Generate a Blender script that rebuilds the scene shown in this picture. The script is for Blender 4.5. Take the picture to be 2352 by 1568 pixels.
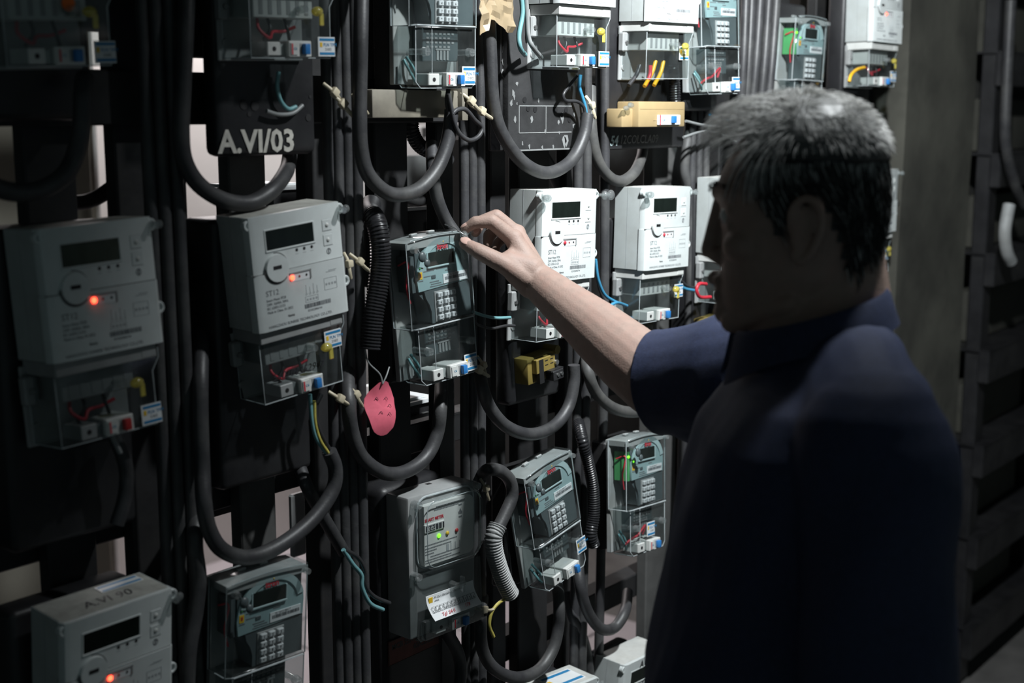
import bpy, bmesh, math, random
from mathutils import Vector, Matrix, Euler, noise
random.seed(11)
for o in list(bpy.data.objects):
    bpy.data.objects.remove(o)
SC = bpy.context.scene
COL = SC.collection
rad = math.radians

# ------------------------------------------------------------------ camera, world, lights, exposure
F_PX, PITCH, YAW = 3066.3, rad(9.766), rad(51.32)
CAM = Vector((0.0, -1.2627, 1.60))
FW = Vector((math.sin(YAW) * math.cos(PITCH), math.cos(YAW) * math.cos(PITCH), -math.sin(PITCH)))
RT = Vector((math.cos(YAW), -math.sin(YAW), 0.0))
UP = RT.cross(FW)
cam_data = bpy.data.cameras.new('camera')
cam_data.sensor_width = 36.0
cam_data.lens = F_PX / 2352 * 36.0
cam_data.clip_start = 0.02
cam_data.dof.use_dof = True
cam_data.dof.focus_distance = 1.90
cam_data.dof.aperture_fstop = 4.0
cam = bpy.data.objects.new('camera', cam_data)
COL.objects.link(cam)
cam.location = CAM
cam.rotation_euler = (math.pi / 2 - PITCH, 0, -YAW)
SC.camera = cam

world = bpy.data.worlds.new('dim_room')
SC.world = world
world.use_nodes = True
bg = world.node_tree.nodes['Background']
bg.inputs[0].default_value = (0.70, 0.95, 1.0, 1)
bg.inputs[1].default_value = 0.065

SC.view_settings.view_transform = 'Standard'
SC.view_settings.look = 'None'
SC.view_settings.gamma = 1.0
SC.view_settings.use_curve_mapping = False
SC.view_settings.exposure = 0.0
SC.cycles.transparent_max_bounces = 32

LAMP = Vector((1.44, -0.76, 2.28))          # hooded work lamp above the meters
AIM = LAMP + Vector((1.0, 0.46, -0.84))
ld = bpy.data.lights.new('work_lamp_beam', 'SPOT')
ld.energy = 172
ld.color = (0.93, 0.98, 1.0)
ld.spot_size = rad(163)
ld.spot_blend = 1.0
ld.shadow_soft_size = 0.03
lo = bpy.data.objects.new('work_lamp_beam', ld)
COL.objects.link(lo)
lo.location = LAMP
lo.rotation_euler = (AIM - LAMP).to_track_quat('-Z', 'Y').to_euler()

bd = bpy.data.lights.new('rear_room_tube', 'AREA')   # tube fitting in the room behind the rack
bd.shape = 'RECTANGLE'
bd.size, bd.size_y = 1.2, 0.06
bd.energy = 42
bd.color = (1.0, 0.93, 0.93)
bo = bpy.data.objects.new('rear_room_tube', bd)
COL.objects.link(bo)
bo.location = (2.95, 2.15, 2.60)
bo.rotation_euler = (0, 0, 0)

# ------------------------------------------------------------------ helpers
def ray(px, py):
    return FW + RT * ((px - 1176) / F_PX) - UP * ((py - 784) / F_PX)
def PY(px, py, Y):
    d = ray(px, py)
    return CAM + d * ((Y - CAM.y) / d.y)
def PZ(px, py, z):
    return CAM + ray(px, py) * z

def V(*a):
    return Vector(a)

def box(bm, x0, x1, y0, y1, z0, z1, bev=0.0, seg=2):
    vs = [bm.verts.new((x, y, z)) for z in (z0, z1) for y in (y0, y1) for x in (x0, x1)]
    fs = [(0, 2, 3, 1), (4, 5, 7, 6), (0, 1, 5, 4), (2, 6, 7, 3), (0, 4, 6, 2), (1, 3, 7, 5)]
    faces = [bm.faces.new([vs[i] for i in f]) for f in fs]
    if bev > 0:
        es = list({e for f in faces for e in f.edges})
        bmesh.ops.bevel(bm, geom=es, offset=bev, segments=seg, profile=0.5, affect='EDGES', clamp_overlap=True)

def prism(bm, outline, y0, y1, caps=(True, True)):
    """outline in (x, z), extruded along y"""
    n = len(outline)
    a = [bm.verts.new((x, y0, z)) for x, z in outline]
    b = [bm.verts.new((x, y1, z)) for x, z in outline]
    if caps[0]: bm.faces.new(a)
    if caps[1]: bm.faces.new(list(reversed(b)))
    for i in range(n):
        j = (i + 1) % n
        bm.faces.new((a[j], a[i], b[i], b[j]))

def prism_z(bm, outline, z0, z1, caps=(True, True)):
    """outline in (x, y), extruded along z"""
    n = len(outline)
    a = [bm.verts.new((x, y, z0)) for x, y in outline]
    b = [bm.verts.new((x, y, z1)) for x, y in outline]
    if caps[0]: bm.faces.new(list(reversed(a)))
    if caps[1]: bm.faces.new(b)
    for i in range(n):
        j = (i + 1) % n
        bm.faces.new((a[i], a[j], b[j], b[i]))

def catmull(pts, n=6):
    pts = [Vector(p) for p in pts]
    P = [pts[0] * 2 - pts[1]] + pts + [pts[-1] * 2 - pts[-2]]
    out = []
    for i in range(1, len(P) - 2):
        p0, p1, p2, p3 = P[i - 1:i + 3]
        for k in range(n):
            t = k / n
            out.append(0.5 * ((2 * p1) + (p2 - p0) * t + (2 * p0 - 5 * p1 + 4 * p2 - p3) * t * t
                              + (3 * p1 - p0 - 3 * p2 + p3) * t ** 3))
    out.append(pts[-1])
    return out

def tube(bm, pts, r, seg=10, caps=True):
    pts = [Vector(p) for p in pts]
    n = len(pts)
    rs = r if isinstance(r, (list, tuple)) else [r] * n
    t0 = (pts[1] - pts[0]).normalized()
    u = t0.orthogonal().normalized()
    rings = []
    for i in range(n):
        t = (pts[min(i + 1, n - 1)] - pts[max(i - 1, 0)]).normalized()
        u = (u - t * u.dot(t)).normalized()
        w = t.cross(u)
        rings.append([bm.verts.new(pts[i] + (u * math.cos(a) + w * math.sin(a)) * rs[i])
                      for a in [2 * math.pi * k / seg for k in range(seg)]])
    for i in range(n - 1):
        for k in range(seg):
            j = (k + 1) % seg
            bm.faces.new((rings[i][k], rings[i][j], rings[i + 1][j], rings[i + 1][k]))
    if caps:
        bm.faces.new(list(reversed(rings[0])))
        bm.faces.new(rings[-1])

def cyl(bm, p0, p1, r0, r1=None, seg=16):
    tube(bm, [p0, p1], [r0, r0 if r1 is None else r1], seg)

def sphere(bm, c, r, s=(1, 1, 1), u=14, v=9, mat=None):
    M = Matrix.Translation(Vector(c)) @ (mat.to_4x4() if mat else Matrix.Identity(4)) @ Matrix.Diagonal((r * s[0], r * s[1], r * s[2], 1))
    bmesh.ops.create_uvsphere(bm, u_segments=u, v_segments=v, radius=1.0, matrix=M)

def rings_loft(bm, rings, caps=True):
    R_ = [[bm.verts.new(p) for p in ring] for ring in rings]
    n = len(R_[0])
    for i in range(len(R_) - 1):
        for k in range(n):
            j = (k + 1) % n
            bm.faces.new((R_[i][k], R_[i][j], R_[i + 1][j], R_[i + 1][k]))
    if caps:
        bm.faces.new(list(reversed(R_[0])))
        bm.faces.new(R_[-1])

MESH = {}
def finish(bm, name, smooth=None):
    bmesh.ops.recalc_face_normals(bm, faces=bm.faces[:])
    me = bpy.data.meshes.new(name)
    bm.to_mesh(me)
    bm.free()
    if smooth is not None and len(me.polygons):
        me.shade_smooth()
        if smooth < 180:
            me.set_sharp_from_angle(angle=rad(smooth))
    return me

def mk(key, fn, smooth=35):
    if key not in MESH:
        bm = bmesh.new()
        fn(bm)
        MESH[key] = finish(bm, key, smooth)
    return MESH[key]

def link(name, me, mat=None, parent=None, loc=(0, 0, 0), rot=None, mode='XYZ'):
    o = bpy.data.objects.new(name, me)
    COL.objects.link(o)
    if mat is not None and me is not None:
        if not me.materials:
            me.materials.append(mat)
        if me.materials[0] is not mat:
            o.material_slots[0].link = 'OBJECT'
            o.material_slots[0].material = mat
    o.location = loc
    if rot is not None:
        o.rotation_mode = mode
        o.rotation_euler = rot
    if parent is not None:
        o.parent = parent
    return o

def new(name, fn, mat, parent=None, loc=(0, 0, 0), rot=None, key=None, smooth=35):
    if key is None:
        bm = bmesh.new()
        fn(bm)
        me = finish(bm, name, smooth)
    else:
        me = mk(key, fn, smooth)
    return link(name, me, mat, parent, loc, rot)

def tag(o, label, cat, group=None):
    o['label'] = label
    o['category'] = cat
    if group:
        o['group'] = group
    return o

def struct(o):
    o['kind'] = 'structure'
    return o

FONTC = {}
def text_mesh(s, size, bold=0.0, shear=0.0, sx=1.0, align='LEFT'):
    k = (s, size, bold, shear, sx, align)
    if k not in FONTC:
        c = bpy.data.curves.new('lettering', 'FONT')
        c.body = s
        c.size = size
        c.offset = bold
        c.shear = shear
        c.align_x = align
        c.resolution_u = 2
        c.extrude = 0.00008
        t = bpy.data.objects.new('tmp', c)
        COL.objects.link(t)
        dg = bpy.context.evaluated_depsgraph_get()
        me = bpy.data.meshes.new_from_object(t.evaluated_get(dg))
        bpy.data.objects.remove(t)
        bpy.data.curves.remove(c)
        if sx != 1.0:
            me.transform(Matrix.Diagonal((sx, 1, 1, 1)))
        FONTC[k] = me
    return FONTC[k]

def text(s, size, mat, parent, loc, rot=(math.pi / 2, 0, 0), name='lettering', **kw):
    return link(name, text_mesh(s, size, **kw), mat, parent, loc, rot)

# ------------------------------------------------------------------ materials (all procedural)
def nodes_of(m):
    m.use_nodes = True
    return m.node_tree.nodes, m.node_tree.links

def mat(name, col, rough=0.5, metal=0.0, var=0.12, scale=40.0, bump=0.0, bscale=200.0, spec=0.5, dirt=None, dirt_amt=0.0, dscale=14.0, coat=0.0):
    m = bpy.data.materials.new(name)
    N, L = nodes_of(m)
    b = N['Principled BSDF']
    tc = N.new('ShaderNodeTexCoord')
    n1 = N.new('ShaderNodeTexNoise')
    n1.inputs['Scale'].default_value = scale
    n1.inputs['Detail'].default_value = 5
    L.new(tc.outputs['Object'], n1.inputs['Vector'])
    r1 = N.new('ShaderNodeValToRGB')
    r1.color_ramp.elements[0].position = 0.3
    r1.color_ramp.elements[1].position = 0.7
    r1.color_ramp.elements[0].color = tuple(c * (1 - var) for c in col) + (1,)
    r1.color_ramp.elements[1].color = tuple(min(1, c * (1 + var)) for c in col) + (1,)
    L.new(n1.outputs['Fac'], r1.inputs['Fac'])
    out = r1.outputs['Color']
    if dirt is not None:
        n2 = N.new('ShaderNodeTexNoise')
        n2.inputs['Scale'].default_value = dscale
        n2.inputs['Detail'].default_value = 8
        n2.inputs['Roughness'].default_value = 0.65
        L.new(tc.outputs['Object'], n2.inputs['Vector'])
        r2 = N.new('ShaderNodeValToRGB')
        r2.color_ramp.elements[0].position = 0.45
        r2.color_ramp.elements[0].color = (0, 0, 0, 1)
        r2.color_ramp.elements[1].position = 0.75
        r2.color_ramp.elements[1].color = (dirt_amt,) * 3 + (1,)
        L.new(n2.outputs['Fac'], r2.inputs['Fac'])
        mx = N.new('ShaderNodeMixRGB')
        mx.inputs['Color2'].default_value = tuple(dirt) + (1,)
        L.new(r2.outputs['Color'], mx.inputs['Fac'])
        L.new(out, mx.inputs['Color1'])
        out = mx.outputs['Color']
    L.new(out, b.inputs['Base Color'])
    b.inputs['Roughness'].default_value = rough
    b.inputs['Metallic'].default_value = metal
    b.inputs['Specular IOR Level'].default_value = spec
    if coat:
        b.inputs['Coat Weight'].default_value = coat
        b.inputs['Coat Roughness'].default_value = 0.1
    if bump > 0:
        n3 = N.new('ShaderNodeTexNoise')
        n3.inputs['Scale'].default_value = bscale
        n3.inputs['Detail'].default_value = 4
        L.new(tc.outputs['Object'], n3.inputs['Vector'])
        bp = N.new('ShaderNodeBump')
        bp.inputs['Strength'].default_value = bump
        bp.inputs['Distance'].default_value = 0.002
        L.new(n3.outputs['Fac'], bp.inputs['Height'])
        L.new(bp.outputs['Normal'], b.inputs['Normal'])
    return m

def clear(name, tint=(0.92, 0.95, 0.95), haze=0.10, hcol=(0.55, 0.6, 0.6), rough=0.08, ior=1.5):
    m = bpy.data.materials.new(name)
    N, L = nodes_of(m)
    N.remove(N['Principled BSDF'])
    out = N['Material Output']
    tr = N.new('ShaderNodeBsdfTransparent')
    tr.inputs[0].default_value = tint + (1,)
    gl = N.new('ShaderNodeBsdfGlossy')
    gl.inputs['Roughness'].default_value = rough
    di = N.new('ShaderNodeBsdfDiffuse')
    di.inputs[0].default_value = hcol + (1,)
    tc = N.new('ShaderNodeTexCoord')
    nz = N.new('ShaderNodeTexNoise')
    nz.inputs['Scale'].default_value = 25
    nz.inputs['Detail'].default_value = 6
    L.new(tc.outputs['Object'], nz.inputs['Vector'])
    mr = N.new('ShaderNodeMapRange')
    mr.inputs['From Min'].default_value = 0.3
    mr.inputs['From Max'].default_value = 0.75
    mr.inputs['To Min'].default_value = haze * 0.4
    mr.inputs['To Max'].default_value = haze * 1.7
    L.new(nz.outputs['Fac'], mr.inputs['Value'])
    m1 = N.new('ShaderNodeMixShader')
    L.new(mr.outputs[0], m1.inputs[0])
    L.new(tr.outputs[0], m1.inputs[1])
    L.new(di.outputs[0], m1.inputs[2])
    lw = N.new('ShaderNodeLayerWeight')      # Schlick reflectance, alike on both sides of the sheet
    lw.inputs['Blend'].default_value = 0.5
    pw = N.new('ShaderNodeMath'); pw.operation = 'POWER'
    L.new(lw.outputs['Facing'], pw.inputs[0]); pw.inputs[1].default_value = 4.0
    fr = N.new('ShaderNodeMapRange')
    fr.inputs['To Min'].default_value = 0.065
    fr.inputs['To Max'].default_value = 0.85
    L.new(pw.outputs[0], fr.inputs['Value'])
    m2 = N.new('ShaderNodeMixShader')
    L.new(fr.outputs[0], m2.inputs[0])
    L.new(m1.outputs[0], m2.inputs[1])
    L.new(gl.outputs[0], m2.inputs[2])
    L.new(m2.outputs[0], out.inputs['Surface'])
    return m

def glow(name, col, strength):
    m = bpy.data.materials.new(name)
    N, L = nodes_of(m)
    b = N['Principled BSDF']
    b.inputs['Base Color'].default_value = col + (1,)
    b.inputs['Emission Color'].default_value = col + (1,)
    b.inputs['Emission Strength'].default_value = strength
    return m

M_WHITE = mat('white_plastic', (0.63, 0.67, 0.665), 0.42, var=0.04, scale=18, bump=0.05, bscale=900, dirt=(0.30, 0.29, 0.26), dirt_amt=0.22, dscale=22)
M_SIDE = mat('grey_housing_shaded', (0.42, 0.45, 0.445), 0.5, var=0.05, scale=18, bump=0.05, bscale=900, dirt=(0.25, 0.24, 0.21), dirt_amt=0.3, dscale=22)  # greyer than the front; shade on the meter sides is put into this colour
M_WHITE2 = mat('pale_plastic', (0.60, 0.61, 0.59), 0.45, var=0.06, scale=25, dirt=(0.25, 0.24, 0.22), dirt_amt=0.25)
M_GREYP = mat('grey_plastic', (0.30, 0.31, 0.31), 0.5, var=0.08, dirt=(0.16, 0.15, 0.14), dirt_amt=0.4)
M_BASE = mat('meter_base_grey', (0.33, 0.35, 0.35), 0.5, var=0.08, dirt=(0.22, 0.20, 0.17), dirt_amt=0.5)
M_TEAL = mat('teal_faceplate', (0.27, 0.39, 0.40), 0.45, var=0.04)
M_TEALL = mat('teal_arch', (0.38, 0.50, 0.51), 0.4, var=0.04)
M_PANEL = mat('keypad_panel', (0.075, 0.095, 0.10), 0.4, var=0.1)
M_LCD = mat('lcd_glass', (0.009, 0.013, 0.011), 0.2, var=0.15, scale=60, spec=0.2)
M_LCDG = mat('lcd_greenish', (0.06, 0.075, 0.06), 0.15, var=0.15, scale=60)
M_HOLE = mat('dark_hole', (0.012, 0.012, 0.013), 0.6, var=0.1)
M_SEAM = mat('seam_shadow_gap', (0.09, 0.09, 0.09), 0.7, var=0.05)
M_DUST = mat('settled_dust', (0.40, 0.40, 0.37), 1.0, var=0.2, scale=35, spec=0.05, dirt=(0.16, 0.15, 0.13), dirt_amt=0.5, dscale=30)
M_DUSTL = mat('thin_settled_dust', (0.50, 0.51, 0.49), 0.9, var=0.1, scale=35, spec=0.1, dirt=(0.3, 0.28, 0.24), dirt_amt=0.4, dscale=30)
M_INK = mat('printed_ink', (0.16, 0.17, 0.18), 0.6, var=0.05)
M_INKL = mat('printed_ink_pale', (0.33, 0.35, 0.36), 0.6, var=0.05)
M_INKD = mat('black_marker', (0.03, 0.03, 0.035), 0.5, var=0.1)
M_CLEAR = clear('clear_plastic', haze=0.014)
M_CLEARD = clear('dusty_clear_plastic', tint=(0.74, 0.78, 0.78), haze=0.045, hcol=(0.36, 0.39, 0.39), rough=0.14)
M_SEAL = clear('seal_clear_plastic', tint=(0.85, 0.88, 0.88), haze=0.16, hcol=(0.5, 0.52, 0.52), rough=0.05)
M_RIM = mat('clear_edge_highlight', (0.42, 0.46, 0.47), 0.18, var=0.2, scale=60, spec=0.8)  # pale colour standing in for bright highlights along clear plastic edges
M_SEALY = clear('seal_yellow_plastic', tint=(0.9, 0.85, 0.5), haze=0.4, hcol=(0.75, 0.65, 0.15))
M_KEY = mat('keypad_keys', (0.52, 0.54, 0.55), 0.45, var=0.06)
M_BLACK = mat('black_painted_steel', (0.016, 0.016, 0.018), 0.45, var=0.3, scale=20, bump=0.15, bscale=120, dirt=(0.05, 0.05, 0.048), dirt_amt=0.35, dscale=9)
M_BOARD = mat('dark_board', (0.014, 0.014, 0.015), 0.6, var=0.35, scale=15, bump=0.2, bscale=80, dirt=(0.05, 0.045, 0.04), dirt_amt=0.3)
M_BOARDG = mat('grey_board', (0.09, 0.09, 0.088), 0.6, var=0.2, scale=15, bump=0.2, bscale=80, dirt=(0.04, 0.04, 0.04), dirt_amt=0.6)
M_CHIP = mat('chipped_black_paint', (0.035, 0.035, 0.036), 0.5, var=0.3, scale=25, bump=0.2, bscale=140, dirt=(0.34, 0.34, 0.33), dirt_amt=0.0)
M_CHIPW = mat('bare_chip', (0.20, 0.205, 0.205), 0.7, var=0.2)
M_CABLE = mat('black_rubber_cable', (0.040, 0.040, 0.043), 0.48, var=0.25, scale=30, bump=0.1, bscale=300, dirt=(0.11, 0.11, 0.105), dirt_amt=0.6, dscale=18)
M_CABLED = mat('dusty_rubber_cable', (0.065, 0.065, 0.065), 0.6, var=0.2, scale=30, dirt=(0.16, 0.155, 0.14), dirt_amt=0.6, dscale=20)
M_CORR = mat('black_corrugated_conduit', (0.018, 0.018, 0.02), 0.35, var=0.2)
M_CORRW = mat('pale_corrugated_conduit', (0.36, 0.37, 0.37), 0.55, var=0.1, dirt=(0.2, 0.19, 0.17), dirt_amt=0.4)
M_BEIGE = mat('beige_plastic', (0.40, 0.295, 0.155), 0.5, var=0.05, dirt=(0.35, 0.26, 0.13), dirt_amt=0.3)
M_RAILB = mat('cream_rail', (0.22, 0.20, 0.16), 0.6, var=0.12, dirt=(0.08, 0.07, 0.06), dirt_amt=0.6)
M_YEL = mat('yellow_resin', (0.22, 0.165, 0.045), 0.45, var=0.15, dirt=(0.2, 0.14, 0.04), dirt_amt=0.5, dscale=40)
M_YELP = mat('yellow_print', (0.75, 0.48, 0.03), 0.5, var=0.05)
M_BLUE = mat('blue_toggle', (0.03, 0.19, 0.50), 0.4, var=0.1)
M_BLUEP = mat('blue_print', (0.02, 0.20, 0.42), 0.5, var=0.05)
M_RED = mat('red_plastic', (0.45, 0.03, 0.03), 0.4, var=0.1)
M_REDP = mat('red_print', (0.55, 0.03, 0.05), 0.5, var=0.05)
M_ORANGE = mat('orange_sticker', (0.85, 0.16, 0.01), 0.5, var=0.05)
M_PAPER = mat('white_sticker', (0.72, 0.74, 0.75), 0.5, var=0.04)
M_PINK = mat('pink_paper', (0.72, 0.13, 0.19), 0.7, var=0.08, scale=60, dirt=(0.35, 0.06, 0.09), dirt_amt=0.5, dscale=60)
M_TAPE = mat('packing_tape', (0.58, 0.46, 0.30), 0.35, var=0.2, scale=30)
M_TIE = mat('nylon_tie', (0.50, 0.44, 0.32), 0.45, var=0.15)
M_WBLUE = mat('blue_wire', (0.05, 0.25, 0.42), 0.4, var=0.1)
M_WRED = mat('red_wire', (0.55, 0.03, 0.05), 0.4, var=0.1)
M_WYEL = mat('yellow_wire', (0.75, 0.42, 0.02), 0.4, var=0.1)
M_WBLK = mat('black_wire', (0.03, 0.03, 0.032), 0.4, var=0.2)
M_WGRY = mat('grey_wire', (0.22, 0.23, 0.23), 0.4, var=0.2)
M_WGRN = mat('green_blue_wire', (0.16, 0.34, 0.36), 0.4, var=0.1)
M_WYG = mat('yellow_green_wire', (0.42, 0.36, 0.08), 0.45, var=0.3, scale=120)
M_STEEL = mat('steel_screw', (0.45, 0.45, 0.45), 0.35, metal=0.9, var=0.2)
M_CHALK = mat('stencil_white', (0.55, 0.53, 0.48), 0.7, var=0.2, scale=90)
M_CHALKD = mat('faded_chalk', (0.19, 0.19, 0.19), 0.8, var=0.3, scale=120)
M_CHALKB = mat('pale_blue_marker', (0.5, 0.62, 0.64), 0.6, var=0.1)
M_LEDR = glow('red_led_lit', (1.0, 0.05, 0.02), 9.0)
M_LEDRD = mat('red_led_dim', (0.30, 0.03, 0.03), 0.4, var=0.1)
M_LEDG = glow('green_led_lit', (0.18, 1.0, 0.02), 2.2)
M_LEDGD = mat('green_led_dim', (0.08, 0.35, 0.12), 0.4, var=0.1)
M_WALLR = mat('rear_plaster', (0.62, 0.60, 0.58), 0.85, var=0.05, scale=4, bump=0.1, bscale=60)
M_WALLG = mat('rear_olive_plaster', (0.20, 0.19, 0.155), 0.85, var=0.08, scale=4, bump=0.1, bscale=60)
M_TILE = mat('floor_tile', (0.52, 0.48, 0.50), 0.4, var=0.06, scale=8)
M_GROUT = mat('dark_screed', (0.13, 0.125, 0.12), 0.85, var=0.2, scale=12, bump=0.3, bscale=60)
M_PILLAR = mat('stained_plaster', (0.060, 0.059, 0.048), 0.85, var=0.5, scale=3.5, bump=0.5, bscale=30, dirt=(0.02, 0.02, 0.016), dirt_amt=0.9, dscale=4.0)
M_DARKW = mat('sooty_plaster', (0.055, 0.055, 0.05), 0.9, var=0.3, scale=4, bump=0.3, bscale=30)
M_PIPE = mat('white_pvc_pipe', (0.70, 0.70, 0.68), 0.4, var=0.05)
M_SKIN = mat('skin', (0.335, 0.235, 0.195), 0.62, var=0.10, scale=90, bump=0.22, bscale=420, dirt=(0.30, 0.15, 0.12), dirt_amt=0.4, dscale=45)
M_NAIL = mat('fingernail', (0.50, 0.33, 0.28), 0.3, var=0.05)
M_NAVY = mat('navy_knit', (0.022, 0.031, 0.074), 0.75, var=0.15, scale=200, bump=0.3, bscale=900)
M_TROUS = mat('dark_trousers', (0.015, 0.015, 0.017), 0.8, var=0.2, scale=100, bump=0.2, bscale=500)
M_SHOE = mat('black_shoe', (0.012, 0.012, 0.012), 0.4, var=0.2)
M_EYE = mat('eye_white', (0.6, 0.58, 0.55), 0.2, var=0.03)
M_IRIS = mat('dark_iris', (0.02, 0.012, 0.008), 0.1, var=0.1)
M_RUST = mat('dark_red_notice', (0.16, 0.05, 0.04), 0.7, var=0.2, dirt=(0.05, 0.02, 0.02), dirt_amt=0.5)
M_SHADE = mat('lamp_shade_metal', (0.25, 0.25, 0.26), 0.4, metal=0.6, var=0.1)
# ------------------------------------------------------------------ the setting
struct(new('floor', lambda b: box(b, -1.5, 5.6, -2.6, 3.0, -0.10, -0.012), M_GROUT))
floor_o = bpy.data.objects['floor']
def tile_fn(b): box(b, -0.196, 0.196, -0.196, 0.196, -0.012, 0.0, 0.003, 1)
for i in range(14):
    for j in range(14):
        if -2.4 + j * 0.4 < 0.15 or i * 0.4 > 3.3: continue
        new('tile', tile_fn, M_TILE, floor_o, (0.0 + i * 0.4, -2.4 + j * 0.4, 0), key='tile_mesh')
struct(new('ceiling', lambda b: box(b, -1.5, 5.6, -2.6, 3.0, 2.80, 2.90), M_DARKW))
struct(new('wall_rear', lambda b: box(b, -1.5, 5.6, 2.45, 2.6, 0, 2.8), M_WALLR))
struct(new('wall_rear_left', lambda b: box(b, -1.5, 1.86, 1.50, 2.45, 0, 2.8, 0.004, 1), M_WALLG))
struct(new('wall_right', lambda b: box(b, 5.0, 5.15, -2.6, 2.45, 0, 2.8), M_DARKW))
struct(new('wall_light_block', lambda b: box(b, 3.36, 5.0, 0.12, 0.2, 0, 2.8), M_DARKW))  # added behind the side rack to block light from the rear room

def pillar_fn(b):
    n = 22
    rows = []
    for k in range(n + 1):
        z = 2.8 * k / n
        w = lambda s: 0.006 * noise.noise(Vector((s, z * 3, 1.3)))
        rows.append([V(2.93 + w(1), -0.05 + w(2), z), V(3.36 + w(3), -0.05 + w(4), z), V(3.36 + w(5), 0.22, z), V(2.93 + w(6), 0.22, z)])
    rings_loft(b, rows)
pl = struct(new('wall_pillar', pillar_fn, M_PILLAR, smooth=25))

# pipe running down the rear wall beside the olive wall
def pvc(b):
    tube(b, [V(1.99, 1.72, 0.02), V(1.99, 1.72, 2.78)], 0.033, 18)
o = tag(new('drain_pipe', pvc, M_PIPE, smooth=60), 'white vertical plastic pipe against the olive wall behind the rack', 'pipe')
new('pipe_collar', lambda b: tube(b, [V(1.99, 1.72, 1.02), V(1.99, 1.72, 1.08)], 0.039, 18), M_PIPE, o, smooth=60)
o = tag(new('wall_trunking', lambda b: box(b, 1.865, 1.905, 1.55, 1.60, 0.02, 2.78, 0.004), M_RAILB), 'narrow cream trunking strip beside the white pipe', 'trunking')

# second rack of the place, beyond the pillar: rails and pale boxes
sr = tag(link('side_rack', None, loc=(3.62, -0.02, 0)), 'dim metal rack of dark rails beyond the stained pillar', 'rack')
for x in (0.0, 0.62, 1.2):
    new('post', lambda b: box(b, -0.03, 0.03, 0, 0.04, 0, 2.5, 0.003, 1), M_BLACK, sr, (x, 0, 0), key='side_post')
for k in range(9):
    new('rail', lambda b: (box(b, -0.04, 1.24, -0.03, 0.0, -0.045, 0.045, 0.003, 1), box(b, -0.04, 1.24, -0.03, 0.12, 0.04, 0.046)), M_BLACK, sr, (0, 0, 0.12 + k * 0.265), key='side_rail')
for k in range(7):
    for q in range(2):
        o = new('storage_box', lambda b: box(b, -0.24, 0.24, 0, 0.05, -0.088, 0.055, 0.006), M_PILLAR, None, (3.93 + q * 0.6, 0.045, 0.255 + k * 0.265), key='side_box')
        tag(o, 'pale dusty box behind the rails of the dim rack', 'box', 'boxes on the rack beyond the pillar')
def pale_cond(b): tube(b, catmull([PY(2318, 470, -0.10), PY(2308, 530, -0.10), PY(2312, 575, -0.10), PY(2322, 600, -0.10)], 5), 0.016, 12)
tag(new('conduit_stub', pale_cond, M_CORRW, smooth=60), 'short pale conduit hanging beyond the stained pillar', 'conduit')
def dark_cond(b): tube(b, catmull([PY(2322, 0, -0.09), PY(2312, 200, -0.09), PY(2310, 330, -0.09), PY(2330, 420, -0.09), PY(2352, 470, -0.09)], 6), 0.014, 12)
tag(new('hanging_cable', dark_cond, M_CABLE, smooth=60), 'dark cable hanging above the pale conduit beyond the pillar', 'cable')

# ------------------------------------------------------------------ the rack that carries the meters
rack = tag(link('meter_rack', None, loc=(1.6, 0.03, 0)), 'black rack of upright boards and cross rails behind the meters', 'rack')
RO = Vector((1.6, 0.03, 0))
BOARDS = [(60, 178, 0), (268, 345, 0), (346, 430, 0), (527, 612, 1), (704, 752, 0), (862, 938, 0), (1003, 1042, 0),
          (1128, 1162, 0), (1192, 1262, 0), (1300, 1330, 0), (1500, 1565, 1), (1592, 1622, 0), (1650, 1720, 0), (1760, 1800, 0), (1860, 1930, 0), (1985, 2040, 0)]
for a, c, g in BOARDS:
    x0, x1 = PY(a, 430, 0.03).x, PY(c, 430, 0.03).x
    new('upright_board', lambda b: box(b, x0 - RO.x, x1 - RO.x, 0.0, 0.022, 0.0, 2.55, 0.002, 1), M_BOARDG if g else M_BOARD, rack)
for xx0, xx1 in ((-0.25, -0.13), (0.02, 0.12), (0.20, 0.34), (0.42, 0.56)):
    new('upright_board', lambda b: box(b, xx0 - RO.x, xx1 - RO.x, 0.0, 0.022, 0.0, 2.55, 0.002, 1), M_BOARD, rack)
for z0, z1, y0, y1 in ((1.585, 1.645, -0.024, 0.0), (1.96, 2.01, 0.023, 0.05), (1.10, 1.145, 0.023, 0.062), (0.70, 0.745, 0.023, 0.062), (0.30, 0.345, 0.023, 0.062)):
    new('cross_rail', lambda b: box(b, -1.9, 1.22, y0, y1, z0, z1, 0.002, 1), M_BOARD, rack)
xa, xb = PY(836, 235, -0.035).x, PY(1046, 235, -0.035).x
o = new('cream_rail', lambda b: (box(b, xa, xb, -0.050, -0.0, 1.592, 1.628, 0.002), box(b, xb - 0.012, xb, -0.058, -0.03, 1.588, 1.632, 0.001)), M_RAILB)
tag(o, 'dusty cream rail under the upper keypad meter', 'rail')

for a, c, zt, lab in ((0, 420, 2.5, 'dark plywood sheet behind the leftmost top meters'), (428, 745, 2.5, 'dark plywood sheet behind the top meter above the box lettered A.VI/03')):
    xa_, xb_ = PY(a, 100, 0.064).x, PY(c, 100, 0.064).x
    o = new('plywood_sheet', lambda b: box(b, xa_, xb_, 0.085, 0.095, 1.665 if a else 1.69, zt, 0.002, 1), M_BOARD)
    tag(o, lab, 'panel')
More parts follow.
